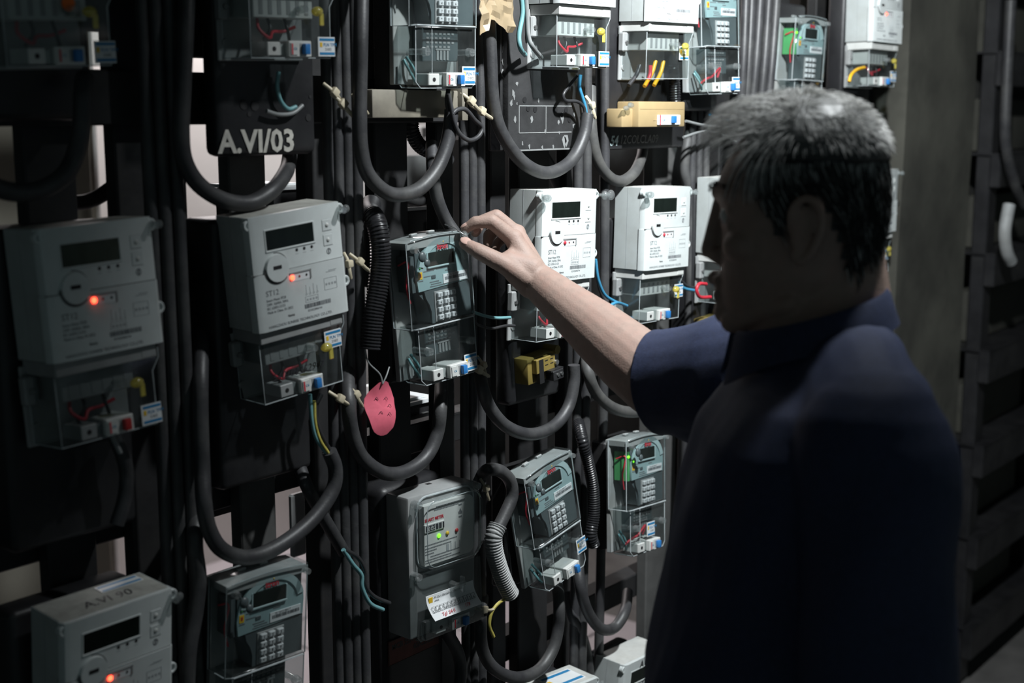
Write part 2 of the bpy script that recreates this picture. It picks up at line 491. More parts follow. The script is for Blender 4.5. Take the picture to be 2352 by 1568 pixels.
# rear side of the rack: dark boxes with pale tops that show between the boards
def rear_box(px0, px1, py, Y, h, label, mtop=M_PAPER):
    a, c = PY(px0, py, Y), PY(px1, py, Y)
    r = tag(link('rear_box', None, loc=(a.x, Y, a.z - h)), label, 'box')
    w = c.x - a.x
    new('box_body', lambda b: box(b, 0, w, 0, 0.14, 0, h, 0.004), M_BLACK, r)
    new('top_sheet', lambda b: (box(b, -0.004, w + 0.004, -0.006, 0.146, h + 0.0005, h + 0.006), box(b, 0.006, w - 0.01, 0.004, 0.12, h + 0.0065, h + 0.010)), mtop, r)
    new('latch', lambda b: box(b, w * 0.62, w * 0.8, -0.006, 0, h * 0.45, h * 0.85, 0.001), M_BOARDG, r)
    def lg(b):
        box(b, w * 0.4, w * 0.6, 0.08, 0.12, -(a.z - h), 0)
    new('stand', lg, M_BOARD, r)
rear_box(628, 704, 438, 0.30, 0.16, 'dark box with a white sheet on top seen behind the box lettered A.VI/03')
rear_box(930, 1012, 485, 0.20, 0.13, 'dark latched box with white top seen above the meter being touched')
rear_box(915, 996, 938, 0.105, 0.10, 'dark box with a white sheet on top seen below the meter being touched')
rear_box(480, 545, 1120, 0.34, 0.05, 'low dark box with pale top seen between boards left of the drooping cable', M_RAILB)
for px0, px1, py0, py1, Y, lab in ((805, 870, 1000, 1090, 0.30, 'grey card hanging behind the boards below the pink tag'),
                                   (672, 706, 1165, 1245, 0.34, 'pale card hanging behind the boards left of the vertical cables'),
                                   (1262, 1300, 345, 430, 0.55, 'grey panel behind the rack above the white smart meter'),
                                   (910, 990, 380, 470, 0.75, 'dusty grey bundle behind the rack right of the corrugated conduit')):
    a, c = PY(px0, py0, Y), PY(px1, py1, Y)
    zlo = 0.0 if Y > 0.5 else c.z - 0.02
    o = new('hanging_card', lambda b: box(b, a.x, c.x, Y, Y + 0.012, zlo, a.z + 0.02, 0.003, 1), M_GREYP)
    tag(o, lab, 'panel')
# cabinets added to darken the far part of the rear room
for k, (x0, x1, h) in enumerate(((3.45, 4.1, 1.55), (4.15, 4.9, 1.75))):
    r = tag(link('added_cabinet', None, loc=(x0, 1.9, 0)), ('lower' if k == 0 else 'taller') + ' grey cabinet added to darken the rear room wall', 'cabinet')
    w = x1 - x0
    new('body', lambda b: box(b, 0, w, 0, 0.5, 0, h, 0.006), M_GREYP, r)
    for q in (0, 1):
        d = new('door', lambda b: box(b, 0.01 + q * w / 2, w / 2 - 0.01 + q * w / 2, -0.015, 0, 0.05, h - 0.04, 0.003, 1), M_GREYP, r)
        new('handle', lambda b: box(b, w / 2 - 0.04 + q * 0.06, w / 2 - 0.02 + q * 0.06, -0.03, -0.015, h * 0.5, h * 0.6, 0.002, 1), M_STEEL, d)

# lamps of the place
wl = tag(link('work_lamp', None, loc=LAMP), 'hooded work lamp hanging from the ceiling above the meters', 'lamp')
def shade_fn(b):
    d = (AIM - LAMP).normalized()
    u = d.orthogonal().normalized(); w = d.cross(u)
    rows = []
    for s, r in ((-0.16, 0.03), (-0.12, 0.05), (-0.05, 0.09), (-0.035, 0.10), (-0.033, 0.096), (-0.05, 0.085), (-0.115, 0.045)):
        rows.append([d * s + (u * math.cos(t) + w * math.sin(t)) * r for t in [2 * math.pi * k / 24 for k in range(24)]])
    rings_loft(b, rows, caps=False)
new('shade', shade_fn, M_SHADE, wl, smooth=50)
new('cord', lambda b: tube(b, [-(AIM - LAMP).normalized() * 0.15, V(-0.1, -0.05, 0.28), V(-0.1, -0.05, 0.4)], 0.004, 8), M_WBLK, wl, smooth=60)
rl = tag(link('tube_light', None, loc=(2.95, 2.15, 2.62)), 'ceiling tube light of the rear room', 'lamp')
new('housing', lambda b: box(b, -0.62, 0.62, -0.05, 0.05, 0.0, 0.18, 0.006), M_WHITE2, rl)
# ------------------------------------------------------------------ meters
class Meter:
    def __init__(self, name, pose, label, cat, B, group=None):
        X, Y, Z, roll, tilt, yaw = pose
        self.B = Vector(B)
        rot = Euler((rad(tilt), rad(roll), rad(yaw)), 'YXZ')
        # YXZ: roll in the wall plane first, then tilt, then yaw
        mx = Matrix.Rotation(rad(yaw), 3, 'Z') @ Matrix.Rotation(rad(tilt), 3, 'X') @ Matrix.Rotation(rad(roll), 3, 'Y')
        self.M = mx
        self.O = Vector((X, Y, Z))
        self.root = link(name, None, loc=self.O + mx @ self.B)
        self.root.rotation_mode = 'QUATERNION'
        self.root.rotation_quaternion = mx.to_quaternion()
        tag(self.root, label, cat, group)
    def W(self, x, y, z):
        return self.O + self.M @ Vector((x, y, z))
    def p(self, name, key, fn, m, parent=None, off=(0, 0, 0), smooth=35):
        loc = Vector(off) - (self.B if parent is None else Vector((0, 0, 0)))
        return link(name, mk(key, fn, smooth), m, parent or self.root, loc)
    def u(self, name, fn, m, parent=None, smooth=35):
        return new(name, fn, m, parent or self.root, -self.B if parent is None else (0, 0, 0), smooth=smooth)
    def t(self, s, size, m, x, y, z, parent=None, rz=0.0, name='lettering', **kw):
        loc = Vector((x, y, z)) - (self.B if parent is None else Vector((0, 0, 0)))
        return text(s, size, m, parent or self.root, loc, rot=(math.pi / 2, rz, 0), name=name, **kw)

def arc(cx, cz, r, a0, a1, n):
    return [(cx + r * math.cos(rad(a0 + (a1 - a0) * k / n)), cz + r * math.sin(rad(a0 + (a1 - a0) * k / n))) for k in range(n + 1)]

def sticker(mt, x, y, z, w=0.026, h=0.022, lines=('PLN TPM', '210/2'), rz=0.0):
    """white utility sticker with two blue bars, lower left corner at x, z"""
    s = mt.u('sticker', lambda b: box(b, x, x + w, y - 0.0006, y, z, z + h), M_PAPER)
    s['label'] = 'white sticker with two blue bars and a yellow emblem'
    mt.u('blue_bar', lambda b: (box(b, x + w * 0.08, x + w * 0.97, y - 0.0009, y - 0.0006, z + h * 0.80, z + h * 0.93),
                                box(b, x + w * 0.08, x + w * 0.97, y - 0.0009, y - 0.0006, z + h * 0.08, z + h * 0.21)), M_BLUEP, s)
    mt.u('emblem', lambda b: box(b, x + w * 0.10, x + w * 0.24, y - 0.0009, y - 0.0006, z + h * 0.48, z + h * 0.72), M_YELP, s)
    mt.t(lines[0], h * 0.24, M_BLUEP, x + w * 0.30, y - 0.0008, z + h * 0.52, s)
    mt.t(lines[1], h * 0.20, M_INK, x + w * 0.40, y - 0.0008, z + h * 0.30, s)
    return s

def seal_fn(b):
    cyl(b, (0, 0, 0), (0, -0.012, -0.001), 0.0030, 0.0030, 10)
    sphere(b, (0, -0.015, -0.001), 0.0078, (1, 0.62, 1), 12, 8)
    tube(b, [(0, -0.017, -0.001), (0.0, -0.021, -0.001)], [0.0066, 0.0050], 12)

def lug_fn(b):
    tube(b, [(0.0052 * math.cos(a), 0, 0.0052 * math.sin(a)) for a in [2 * math.pi * k / 14 for k in range(15)]], 0.0017, 6)
    cyl(b, (0, 0.0015, 0), (0, 0.006, 0), 0.0066, 0.0066, 12)

def breaker(mt, x, y, z, s, toggle=M_BLUE, red=True, block=True, key='', clip=None):
    """row of a small screw block and a breaker, lower left corner at x, z; y is the front"""
    if block:
        o = mt.u('terminal_clip', lambda b: (box(b, x, x + 0.019, y + 0.004, y + 0.035, z, z + 0.015, 0.0008, 1), box(b, x + 0.019, x + 0.027, y + 0.008, y + 0.035, z + 0.001, z + 0.013)), clip or M_WHITE2)
        mt.u('clip_hole', lambda b: cyl(b, (x + 0.0095, y + 0.0036, z + 0.0075), (x + 0.0095, y + 0.006, z + 0.0075), 0.0027), M_HOLE, o)
    xb = x + 0.028
    o = mt.u('breaker', lambda b: (box(b, xb, xb + 0.034, y, y + 0.035, z - 0.0015, z + 0.0165, 0.0008, 1),
                                   box(b, xb + 0.002, xb + 0.012, y - 0.0012, y, z + 0.001, z + 0.014)), M_WHITE2)
    mt.u('toggle_recess', lambda b: box(b, xb + 0.016, xb + 0.030, y - 0.0004, y + 0.001, z + 0.002, z + 0.0135), M_GREYP, o)
    mt.u('toggle', lambda b: box(b, xb + 0.019, xb + 0.027, y - 0.0065, y, z + 0.0015, z + 0.0135, 0.001), toggle, o)
    if red:
        mt.u('red_stripe', lambda b: box(b, xb + 0.0028, xb + 0.0048, y - 0.0016, y - 0.0012, z + 0.0015, z + 0.0135), M_REDP, o)
    mt.t('C6', 0.0042, M_WBLUE, xb + 0.0058, y - 0.0015, z + 0.0065, o)
    return o

W_, H_, D_, T_ = 0.135, 0.133, 0.061, 0.222
def body_outline(c=0.0075, g=0.0):
    return [(-W_ / 2 - g, D_), (-W_ / 2 - g, c), (-W_ / 2 + c * 0.25 - g * 0.5, c * 0.3), (-W_ / 2 + c, -g), (W_ / 2 - c * 0.6, -g), (W_ / 2 - c * 0.15, c * 0.2), (W_ / 2 + g, c * 0.6), (W_ / 2 + g, D_)]

def smart_meter(pose, label, led=True, toggle=M_BLUE, stick=(0.034, -0.220), yellow_seal=True, seals=('L', 'R'), red_wire=True, wires=(), brk=True, orange=False,
                mark=None, dim=False, dust=None, full_text=True, lcd=None, group=None):
    mt = Meter('smart_meter', pose, label, 'meter', (0, D_, -T_), group)
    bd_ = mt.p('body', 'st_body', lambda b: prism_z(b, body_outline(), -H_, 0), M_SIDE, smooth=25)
    mt.p('front_shell', 'st_shell', lambda b: prism_z(b, [(-W_ / 2 - 0.0003, 0.0115), (-W_ / 2 - 0.0003, 0.0072), (-W_ / 2 + 0.0016, 0.0020), (-W_ / 2 + 0.0075, -0.00015), (W_ / 2 - 0.0045, -0.00015), (W_ / 2 - 0.0009, 0.0013), (W_ / 2 + 0.0003, 0.0045), (W_ / 2 + 0.0003, 0.0115)], -0.0668, 0.0002), M_WHITE, smooth=25)
    mt.p('side_seam', 'st_sideseam', lambda b: box(b, -W_ / 2 - 0.0002, -W_ / 2 + 0.001, 0.036, 0.0366, -H_, 0), M_INKL, bd_)
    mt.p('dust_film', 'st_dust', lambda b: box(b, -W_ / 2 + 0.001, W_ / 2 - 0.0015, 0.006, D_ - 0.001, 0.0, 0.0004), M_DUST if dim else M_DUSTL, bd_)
    fc = mt.p('front_cover', 'st_cover', lambda b: prism_z(b, [(-W_ / 2 - 0.0012, 0.012), (-W_ / 2 - 0.0012, 0.006), (-W_ / 2 + 0.0006, 0.001), (-W_ / 2 + 0.007, -0.0018), (W_ / 2 - 0.0045, -0.0018), (W_ / 2 - 0.0005, 0.0005), (W_ / 2 + 0.0006, 0.004), (W_ / 2 + 0.0006, 0.012)], -H_ - 0.0008, -0.0668), M_WHITE, smooth=25)
    mt.p('cover_seam', 'st_seam', lambda b: (box(b, -W_ / 2 - 0.0002, W_ / 2 - 0.003, -0.0004, 0.002, -0.0668, -0.0660), box(b, -W_ / 2 - 0.0008, -W_ / 2 + 0.001, 0.012, 0.0130, -H_, -0.0662)), M_SEAM, bd_)
    # display
    fr = mt.p('lcd_bezel', 'st_bezel', lambda b: (box(b, -0.0475, 0.0255, -0.0009, 0.001, -0.0176, -0.0160, 0.0003, 1), box(b, -0.0475, 0.0255, -0.0013, 0.001, -0.0425, -0.0403, 0.0004, 1),
                                                  box(b, -0.0475, -0.0458, -0.0009, 0.001, -0.0405, -0.0170, 0.0003, 1), box(b, 0.0232, 0.0255, -0.0011, 0.001, -0.0405, -0.0170, 0.0003, 1)), M_WHITE)
    mt.p('lcd', 'st_lcd', lambda b: box(b, -0.046, 0.0234, -0.0003, 0.001, -0.0404, -0.0175), lcd or M_LCD, fr)
    # card disc
    dk = mt.p('card_disc', 'st_disc', lambda b: (cyl(b, (-0.035, 0.002, -0.0620), (-0.035, -0.0042, -0.0620), 0.0172, 0.0160, 30)), M_WHITE)
    def gap(b):
        o1 = arc(-0.0352, -0.0624, 0.0184, 185, 318, 18); o2 = arc(-0.035, -0.0620, 0.0165, 318, 175, 18)
        prism(b, o1 + o2, -0.0024, -0.0018)
    mt.p('disc_crescent', 'st_cres', gap, M_SEAM, dk)
    def gap2(b):
        o1 = arc(-0.0350, -0.0620, 0.0181, 10, 95, 12); o2 = arc(-0.035, -0.0620, 0.0172, 95, 10, 12)
        prism(b, o1 + o2, -0.0005, 0.0)
    mt.p('disc_line', 'st_cres2', gap2, M_SEAM, dk)
    mt.p('card_slot', 'st_slot', lambda b: box(b, -0.0415, -0.0300, -0.0047, -0.0038, -0.0628, -0.0588), M_HOLE, dk)
    for k in range(3):
        mt.p('pilot_hole', 'st_hole%d' % k, lambda b: cyl(b, (-0.003 + k * 0.0112, -0.0003, -0.0463), (-0.003 + k * 0.0112, 0.001, -0.0463), 0.0020, 0.0020, 12), M_HOLE, bd_)
        mt.p('hole_caption', 'st_holecap%d' % k, lambda b: box(b, -0.0055 + k * 0.0112, -0.0005 + k * 0.0112, -0.0002, 0.0005, -0.0512, -0.0505), M_INKL, bd_)
    for k in range(2):
        bt = mt.p('push_button', 'st_btn%d' % k, lambda b: (box(b, 0.0375, 0.0515, -0.0008, 0.001, -0.031 - k * 0.0178, -0.0175 - k * 0.0178, 0.0004, 1)), M_WHITE)
        mt.p('button_dimple', 'st_dim%d' % k, lambda b: sphere(b, (0.0445, -0.0008, -0.0242 - k * 0.0178), 0.0027, (1, 0.6, 1), 10, 6), M_WHITE2, bt)
        mt.p('button_outline', 'st_bout%d' % k, lambda b: (box(b, 0.0370, 0.0520, -0.0002, 0.0003, -0.0174 - k * 0.0178, -0.0170 - k * 0.0178), box(b, 0.0370, 0.0520, -0.0002, 0.0003, -0.0316 - k * 0.0178, -0.0312 - k * 0.0178)), M_INKL, bt)
    mt.p('round_mark', 'st_mark', lambda b: (tube(b, [(0.0445 + 0.003 * math.cos(a), -0.0002, -0.0558 + 0.0035 * math.sin(a)) for a in [2 * math.pi * k / 12 for k in range(13)]], 0.0005, 4), box(b, 0.0435, 0.0455, -0.0003, 0.0003, -0.0585, -0.053)), M_INK, bd_)
    # indicator window
    iw = mt.p('indicator_window', 'st_ind', lambda b: (box(b, -0.0175, 0.0130, -0.0021, -0.001, -0.0820, -0.0715)), M_PAPER, smooth=35)
    mt.p('window_edge', 'st_indedge', lambda b: (box(b, -0.0180, 0.0133, -0.0030, -0.0015, -0.0728, -0.0712), box(b, 0.0118, 0.0135, -0.0030, -0.0015, -0.0822, -0.0712)), M_GREYP, iw)
    mt.p('pilot_led', 'st_led0', lambda b: sphere(b, (-0.0150, -0.0026, -0.0772), 0.0030, (1, 0.6, 1), 12, 8), M_LEDR if led else M_REDP, iw)
    mt.p('pilot_led', 'st_led1', lambda b: sphere(b, (-0.0040, -0.0022, -0.0772), 0.0015, (1, 0.6, 1), 8, 6), M_LEDRD, iw)
    mt.p('pilot_led', 'st_led2', lambda b: sphere(b, (0.0065, -0.0022, -0.0772), 0.0015, (1, 0.6, 1), 8, 6), M_HOLE, iw)
    # print
    y = -0.0020
    mt.t('ST12', 0.0092, M_INK, -0.0545, y, -0.0925, fc)
    for k, s in enumerate(('Smart Meter FF28', '230V, 5(60)A, 50Hz', 'IEC 62053-21/23', 'Made in China, 01-2022')):
        mt.t(s, 0.0042, M_INK, -0.0545, y, -0.0990 - k * 0.0047, fc, sx=0.92)
    mt.t('4ems', 0.0048, M_INKD, -0.026, y, -0.1222, fc)
    mt.t('HANGZHOU SUNRISE TECHNOLOGY CO.,LTD.', 0.0046, M_INK, -0.0545, y, -0.1305, fc, sx=0.97)
    mt.t('021022006744', 0.0036, M_INK, 0.004, y, -0.1218, fc)
    def bars(b):
        rr = random.Random(3); x = 0.000
        while x < 0.040:
            w = rr.choice((0.0005, 0.0008, 0.0012)); box(b, x, x + w, y - 0.0001, y + 0.0002, -0.1175, -0.1125); x += w + rr.choice((0.0005, 0.0009))
    mt.p('barcode', 'st_bars', bars, M_INK, fc)
    def diag(b):
        for k in range(4):
            tube(b, [(0.004 + k * 0.0055 + 0.0012 * math.cos(a), y, -0.1005 + 0.0012 * math.sin(a)) for a in [2 * math.pi * j / 8 for j in range(9)]], 0.00018, 4)
            box(b, 0.0039 + k * 0.0055, 0.0042 + k * 0.0055, y - 0.0001, y + 0.0002, -0.099, -0.0895 - (k % 2) * 0.003)
        for (a0, a1, z0, z1) in ((0.032, 0.051, -0.101, -0.087), (0.002, 0.021, -0.1105, -0.1035)):
            for zz in (z0, z1): box(b, a0, a1, y - 0.0001, y + 0.0002, zz - 0.00015, zz + 0.00015)
            for xx in (a0, a1): box(b, xx - 0.00015, xx + 0.00015, y - 0.0001, y + 0.0002, z0, z1)
            for j in range(4): box(b, a0 + 0.002 + j * 0.0045, a0 + 0.0045 + j * 0.0045, y - 0.0001, y + 0.0002, (z0 + z1) / 2 - 0.0015, (z0 + z1) / 2 + 0.001)
        box(b, 0.036, 0.050, y - 0.0001, y + 0.0002, -0.0800, -0.0795); box(b, 0.040, 0.052, y - 0.0001, y + 0.0002, -0.0785, -0.0778)
    mt.p('wiring_print', 'st_diag', diag, M_INKL, fc)
    # seal lugs
    for nm, x, z in (('L', -0.0650, -0.0085), ('R', 0.0690, -0.0085), ('S', 0.0690, -0.0970)):
        lg = mt.p('seal_lug', 'st_lug', lug_fn, M_WHITE, off=(x, 0.004, z))
        if nm in seals:
            if nm == 'L':
                s1 = mt.p('seal', 'st_sealL', lambda b: (sphere(b, (-0.0060, -0.010, -0.0105), 0.0072, (1.2, 0.8, 0.8), 12, 8), cyl(b, (-0.002, 0, -0.0085), (-0.004, -0.009, -0.010), 0.0032, 0.0042, 10)), M_SEAL, off=(-0.0650, 0, 0))
            elif nm == 'R':
                s1 = mt.p('seal', 'st_sealR', lambda b: (sphere(b, (0.0075, -0.008, -0.0090), 0.0068, (0.8, 0.8, 1.0), 12, 8), sphere(b, (0.0190, -0.011, -0.0085), 0.0080, (0.95, 0.7, 1), 12, 8), cyl(b, (0.000, -0.002, -0.0085), (0.018, -0.010, -0.0085), 0.0022, 0.0022, 8)), M_SEAL, off=(0.0680, 0, 0))
            else:
                continue
        if nm == 'R' and 'r' in seals:
            mt.p('seal', 'st_sealr', lambda b: (cyl(b, (-0.003, 0.0, -0.0085), (-0.004, -0.012, -0.009), 0.0036, 0.0040, 10), sphere(b, (0.0035, -0.006, -0.0085), 0.0050, (1, 0.8, 1), 10, 7)), M_SEAL, off=(0.0680, 0, 0))
    # terminal section
    mt.p('collar', 'st_collar', lambda b: (box(b, -0.0640, 0.0600, 0.004, D_, -0.1490, -H_ - 0.001, 0.001, 1), box(b, 0.040, 0.058, 0.0035, 0.01, -0.1475, -0.136, 0.0006, 1)), M_GREYP if dim else M_WHITE2)  # on dim meters collar, block and clip turn grey, standing in for weak light
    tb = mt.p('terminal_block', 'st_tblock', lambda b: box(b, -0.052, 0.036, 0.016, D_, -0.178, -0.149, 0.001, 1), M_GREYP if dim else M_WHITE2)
    mt.p('terminal_slot', 'st_tslots', lambda b: [box(b, -0.044 + k * 0.0135, -0.0385 + k * 0.0135, 0.0155, 0.018, -0.174, -0.158) for k in range(6)], M_GREYP, tb)
    mt.p('green_tab', 'st_gtab', lambda b: (box(b, 0.000, 0.008, 0.0125, 0.016, -0.148, -0.142), box(b, 0.0105, 0.0175, 0.0125, 0.016, -0.148, -0.142)), M_LEDGD, tb)
    mt.p('back_plate', 'st_plate', lambda b: (box(b, -0.0700, 0.0560, D_ - 0.004, D_, -T_ - 0.003, -0.140, 0.001, 1), box(b, -0.0735, -0.058, D_ - 0.014, D_ - 0.003, -0.180, -0.150, 0.002, 1)), M_GREYP)
    mt.p('plate_screw', 'st_screw', lambda b: cyl(b, (-0.066, D_ - 0.014, -0.166), (-0.066, D_ - 0.0165, -0.166), 0.0036, 0.0030, 12), M_STEEL)
    mt.p('plate_boss', 'st_boss', lambda b: cyl(b, (-0.060, D_ - 0.004, -0.205), (-0.060, D_ - 0.006, -0.205), 0.0052, 0.0045, 14), M_GREYP)
    def cov(b):
        ol = [(-0.0630, -0.136), (0.0655, -0.136), (0.0655, -0.150), (0.0560, -0.164), (0.0560, -T_), (-0.0630, -T_)]
        prism(b, ol, 0.009, D_ - 0.004, caps=(True, False))
        es = [e for e in b.edges if abs(e.verts[0].co.y - 0.009) < 1e-6 and abs(e.verts[1].co.y - 0.009) < 1e-6]
        bmesh.ops.bevel(b, geom=es, offset=0.0022, segments=2, profile=0.5, affect='EDGES')
    cv = mt.p('terminal_cover', 'st_tcover', cov, M_CLEARD, smooth=50)
    def rim(b):
        e = 0.0007
        for pts in ([(-0.063, 0.0095, -0.150), (-0.063, 0.0095, -T_), (0.056, 0.0095, -T_)], [(-0.063, D_ - 0.004, -0.150), (-0.063, D_ - 0.004, -T_), (-0.063, 0.0095, -T_)], [(0.0655, 0.0095, -0.140), (0.0655, 0.0095, -0.150), (0.056, 0.0095, -0.164), (0.056, 0.0095, -T_)]):
            tube(b, pts, e, 5)
    mt.p('cover_edge_highlight', 'st_rim', rim, M_RIM, cv)
    mt.p('cover_screw', 'st_cscrew', lambda b: (cyl(b, (0.010, 0.009, -0.168), (0.010, -0.002, -0.168), 0.0050, 0.0042, 12), cyl(b, (0.010, 0.016, -0.168), (0.010, 0.009, -0.168), 0.0025, 0.0025, 8)), M_SEAL, cv)
    if yellow_seal:
        mt.p('yellow_seal', 'st_yseal', lambda b: (sphere(b, (0.025, -0.004, -0.170), 0.0062, (1.3, 0.9, 0.9), 10, 7), box(b, 0.027, 0.034, -0.006, -0.004, -0.186, -0.172, 0.001, 1)), M_SEALY, cv)
    if brk:
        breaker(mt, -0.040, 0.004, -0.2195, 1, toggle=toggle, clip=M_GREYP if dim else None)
    sx, sz = stick
    sticker(mt, sx, 0.0065, sz)
    if red_wire:
        mt.p('red_lead', 'st_rw', lambda b: tube(b, catmull([(-0.035, 0.03, -0.178), (-0.040, 0.022, -0.190), (-0.028, 0.018, -0.200), (-0.018, 0.024, -0.193), (0.000, 0.026, -0.192), (0.014, 0.022, -0.187)], 5), 0.0019, 7), M_WRED, smooth=70)
        mt.p('black_lead', 'st_bw', lambda b: (tube(b, catmull([(-0.020, 0.03, -0.178), (-0.022, 0.024, -0.190), (-0.030, 0.028, -0.203)], 5), 0.0019, 7), tube(b, catmull([(0.005, 0.03, -0.178), (0.004, 0.024, -0.190), (0.010, 0.028, -0.203)], 5), 0.0019, 7)), M_WBLK, smooth=70)
    if orange:
        o = mt.u('orange_dot', lambda b: cyl(b, (0.010, 0.0085, -0.162), (0.010, 0.0080, -0.162), 0.0075, 0.0075, 20), M_ORANGE)
        o['label'] = 'round orange sticker'
    return mt

IW, IH, ID, IT_ = 0.118, 0.118, 0.048, 0.196
def keypad_meter(pose, label, green=False, stick=(0.030, -0.192), low_stick=True, toggle=M_BLUE, red=False, logo='itron', dark_seal=True, red_lead=False, brk=True, s=1.0):
    mt = Meter('keypad_meter', pose, label, 'meter', (0, ID, -IT_))
    hw = IW / 2
    def base(b):
        # grey tray: its curved roof is what shows on top
        n = 10
        roof = [(-hw + 0.001 + (IW - 0.002) * k / n, -0.0035 + 0.004 * math.sin(math.pi * k / n)) for k in range(n + 1)]
        prism(b, [(x, z) for x, z in roof] + [(hw - 0.001, -0.012), (-hw + 0.001, -0.012)], 0.006, ID)
        box(b, -hw + 0.002, hw - 0.002, ID - 0.008, ID, -IT_ + 0.004, -0.010, 0.001, 1)
    bs = mt.p('base_tray', 'it_base', base, M_BASE, smooth=40)
    mt.p('roof_clip', 'it_clip', lambda b: (box(b, -0.026, -0.014, 0.030, 0.036, 0.0, 0.004, 0.0008, 1), box(b, 0.006, 0.018, 0.030, 0.036, 0.0005, 0.0045, 0.0008, 1)), M_BASE, bs)
    # clear upper cover: rounded box open at the back
    def cover(b):
        n = 8
        top = [(-hw + IW * k / n, 0.004 * math.sin(math.pi * k / n)) for k in range(n + 1)]
        ol = top + [(hw, -IH), (-hw, -IH)]
        prism(b, ol, 0.0, ID - 0.006, caps=(True, False))
        es = [e for e in b.edges if abs(e.verts[0].co.y) < 1e-6 and abs(e.verts[1].co.y) < 1e-6]
        bmesh.ops.bevel(b, geom=es, offset=0.007, segments=3, profile=0.5, affect='EDGES')
    cv = mt.p('clear_cover', 'it_cover', cover, M_CLEAR, smooth=60)
    def rim(b):
        e = 0.0008
        tube(b, [(-hw, 0.007, -0.004), (-hw, 0.007, -IH), ], e, 5)
        tube(b, [(-hw, ID - 0.006, -0.004), (-hw, ID - 0.006, -IH), (-hw, 0.007, -IH), (-hw + 0.007, 0.0, -IH + 0.001), (hw - 0.007, 0.0, -IH + 0.001)], e * 1.4, 5)
        tube(b, [(-hw + 0.004, 0.003, -0.0005)] + [(-hw + 0.006 + (IW - 0.012) * k / 8, 0.0025, 0.003 * math.sin(math.pi * k / 8)) for k in range(9)], e, 5)
        tube(b, [(hw, 0.006, -0.004), (hw, 0.006, -IH)], e, 5)
    mt.p('cover_edge_highlight', 'it_rim', rim, M_RIM, cv)
    # faceplate
    def plate(b):
        ol = [(-0.041, -0.070), (-0.043, -0.052), (-0.041, -0.040)] + [(0.008 + 0.048 * math.cos(rad(a)), -0.046 + 0.044 * math.sin(rad(a))) for a in (168, 155, 142, 130, 118, 106, 94, 82, 70, 58, 46, 34, 22, 10)] + [(0.056, -0.046), (0.055, -0.066)]
        prism(b, list(reversed(ol)), 0.0075, 0.0105)
    fp = mt.p('faceplate', 'it_plate', plate, M_TEAL, smooth=25)
    def arch(b):
        o1 = [(0.008 + 0.0475 * math.cos(rad(a)), -0.046 + 0.0435 * math.sin(rad(a))) for a in range(168, 11, -6)]
        o2 = [(0.008 + 0.0385 * math.cos(rad(a)), -0.046 + 0.0350 * math.sin(rad(a))) for a in range(12, 169, 6)]
        prism(b, o1 + o2, 0.0060, 0.0078)
    mt.p('arch_rim', 'it_arch', arch, M_TEALL, fp, smooth=60)
    def panel(b):
        ol = [(-0.030, -0.071), (-0.028, -0.080), (-0.022, -0.090), (-0.019, -0.100), (-0.019, -0.1155), (0.056, -0.1155), (0.0555, -0.067), (-0.0405, -0.0705)]
        prism(b, ol, 0.0085, 0.0115)
    pn = mt.p('keypad_panel', 'it_panel', panel, M_PANEL, smooth=25)
    def side(b):
        # dark inner body behind the faceplate
        prism(b, [(-0.040, -0.006), (0.055, -0.006), (0.055, -0.115), (-0.018, -0.115), (-0.024, -0.088), (-0.040, -0.072)], 0.0118, 0.038)
    mt.p('inner_body', 'it_inner', side, M_PANEL)
    lc = mt.p('lcd', 'it_lcd', lambda b: box(b, -0.0215, 0.0265, 0.0055, 0.0085, -0.0385, -0.0205), M_LCD, fp)
    mt.p('lcd_bezel', 'it_lcdb', lambda b: (box(b, -0.0235, 0.0290, 0.0046, 0.008, -0.0412, -0.0388, 0.0005, 1), box(b, 0.0268, 0.0290, 0.0048, 0.008, -0.0390, -0.0200, 0.0005, 1), box(b, -0.0235, -0.0218, 0.0052, 0.008, -0.0390, -0.0200)), M_TEALL, lc)
    mt.t(logo, 0.0100, M_REDP, -0.004, 0.0055, -0.0180, fp, bold=0.0004)
    mt.p('logo_dot', 'it_ldot', lambda b: sphere(b, (0.0085, 0.0058, -0.0088), 0.0011, (1, 0.4, 1), 8, 5), M_YELP, fp)
    mt.p('emblem', 'it_emblem', lambda b: box(b, -0.0400, -0.0330, 0.0070, 0.0076, -0.0535, -0.0440), M_YELP, fp)
    mt.p('emblem_mark', 'it_embm', lambda b: box(b, -0.0378, -0.0352, 0.0067, 0.0071, -0.0508, -0.0462), M_RED, fp)
    for k, (x, z, w) in enumerate(((-0.030, -0.0450, 0.022), (-0.006, -0.0445, 0.026), (-0.030, -0.0520, 0.014), (0.010, -0.0485, 0.012), (-0.020, -0.0605, 0.018), (-0.018, -0.0635, 0.022), (-0.020, -0.0665, 0.030), (-0.040, -0.0565, 0.010))):
        mt.p('print_line', 'it_pl%d' % k, lambda b: [box(b, x + j * 0.0022, x + j * 0.0022 + 0.0016, 0.0071, 0.0076, z, z + 0.0012) for j in range(int(w / 0.0022))], M_INK, fp)
    mt.p('sensor', 'it_sensor', lambda b: box(b, -0.0165, -0.0085, 0.0066, 0.0076, -0.0560, -0.0510, 0.0006, 1), M_PANEL, fp)
    mt.p('pilot_led', 'it_gled', lambda b: sphere(b, (-0.0365, 0.0070, -0.0390), 0.0016, (1, 0.5, 1), 8, 6), M_LEDG if green else M_LEDGD, fp)
    st = mt.p('serial_sticker', 'it_sticker', lambda b: box(b, 0.0050, 0.0510, 0.0066, 0.0074, -0.0650, -0.0525), M_PAPER, fp)
    st['label'] = 'white serial sticker with barcode'
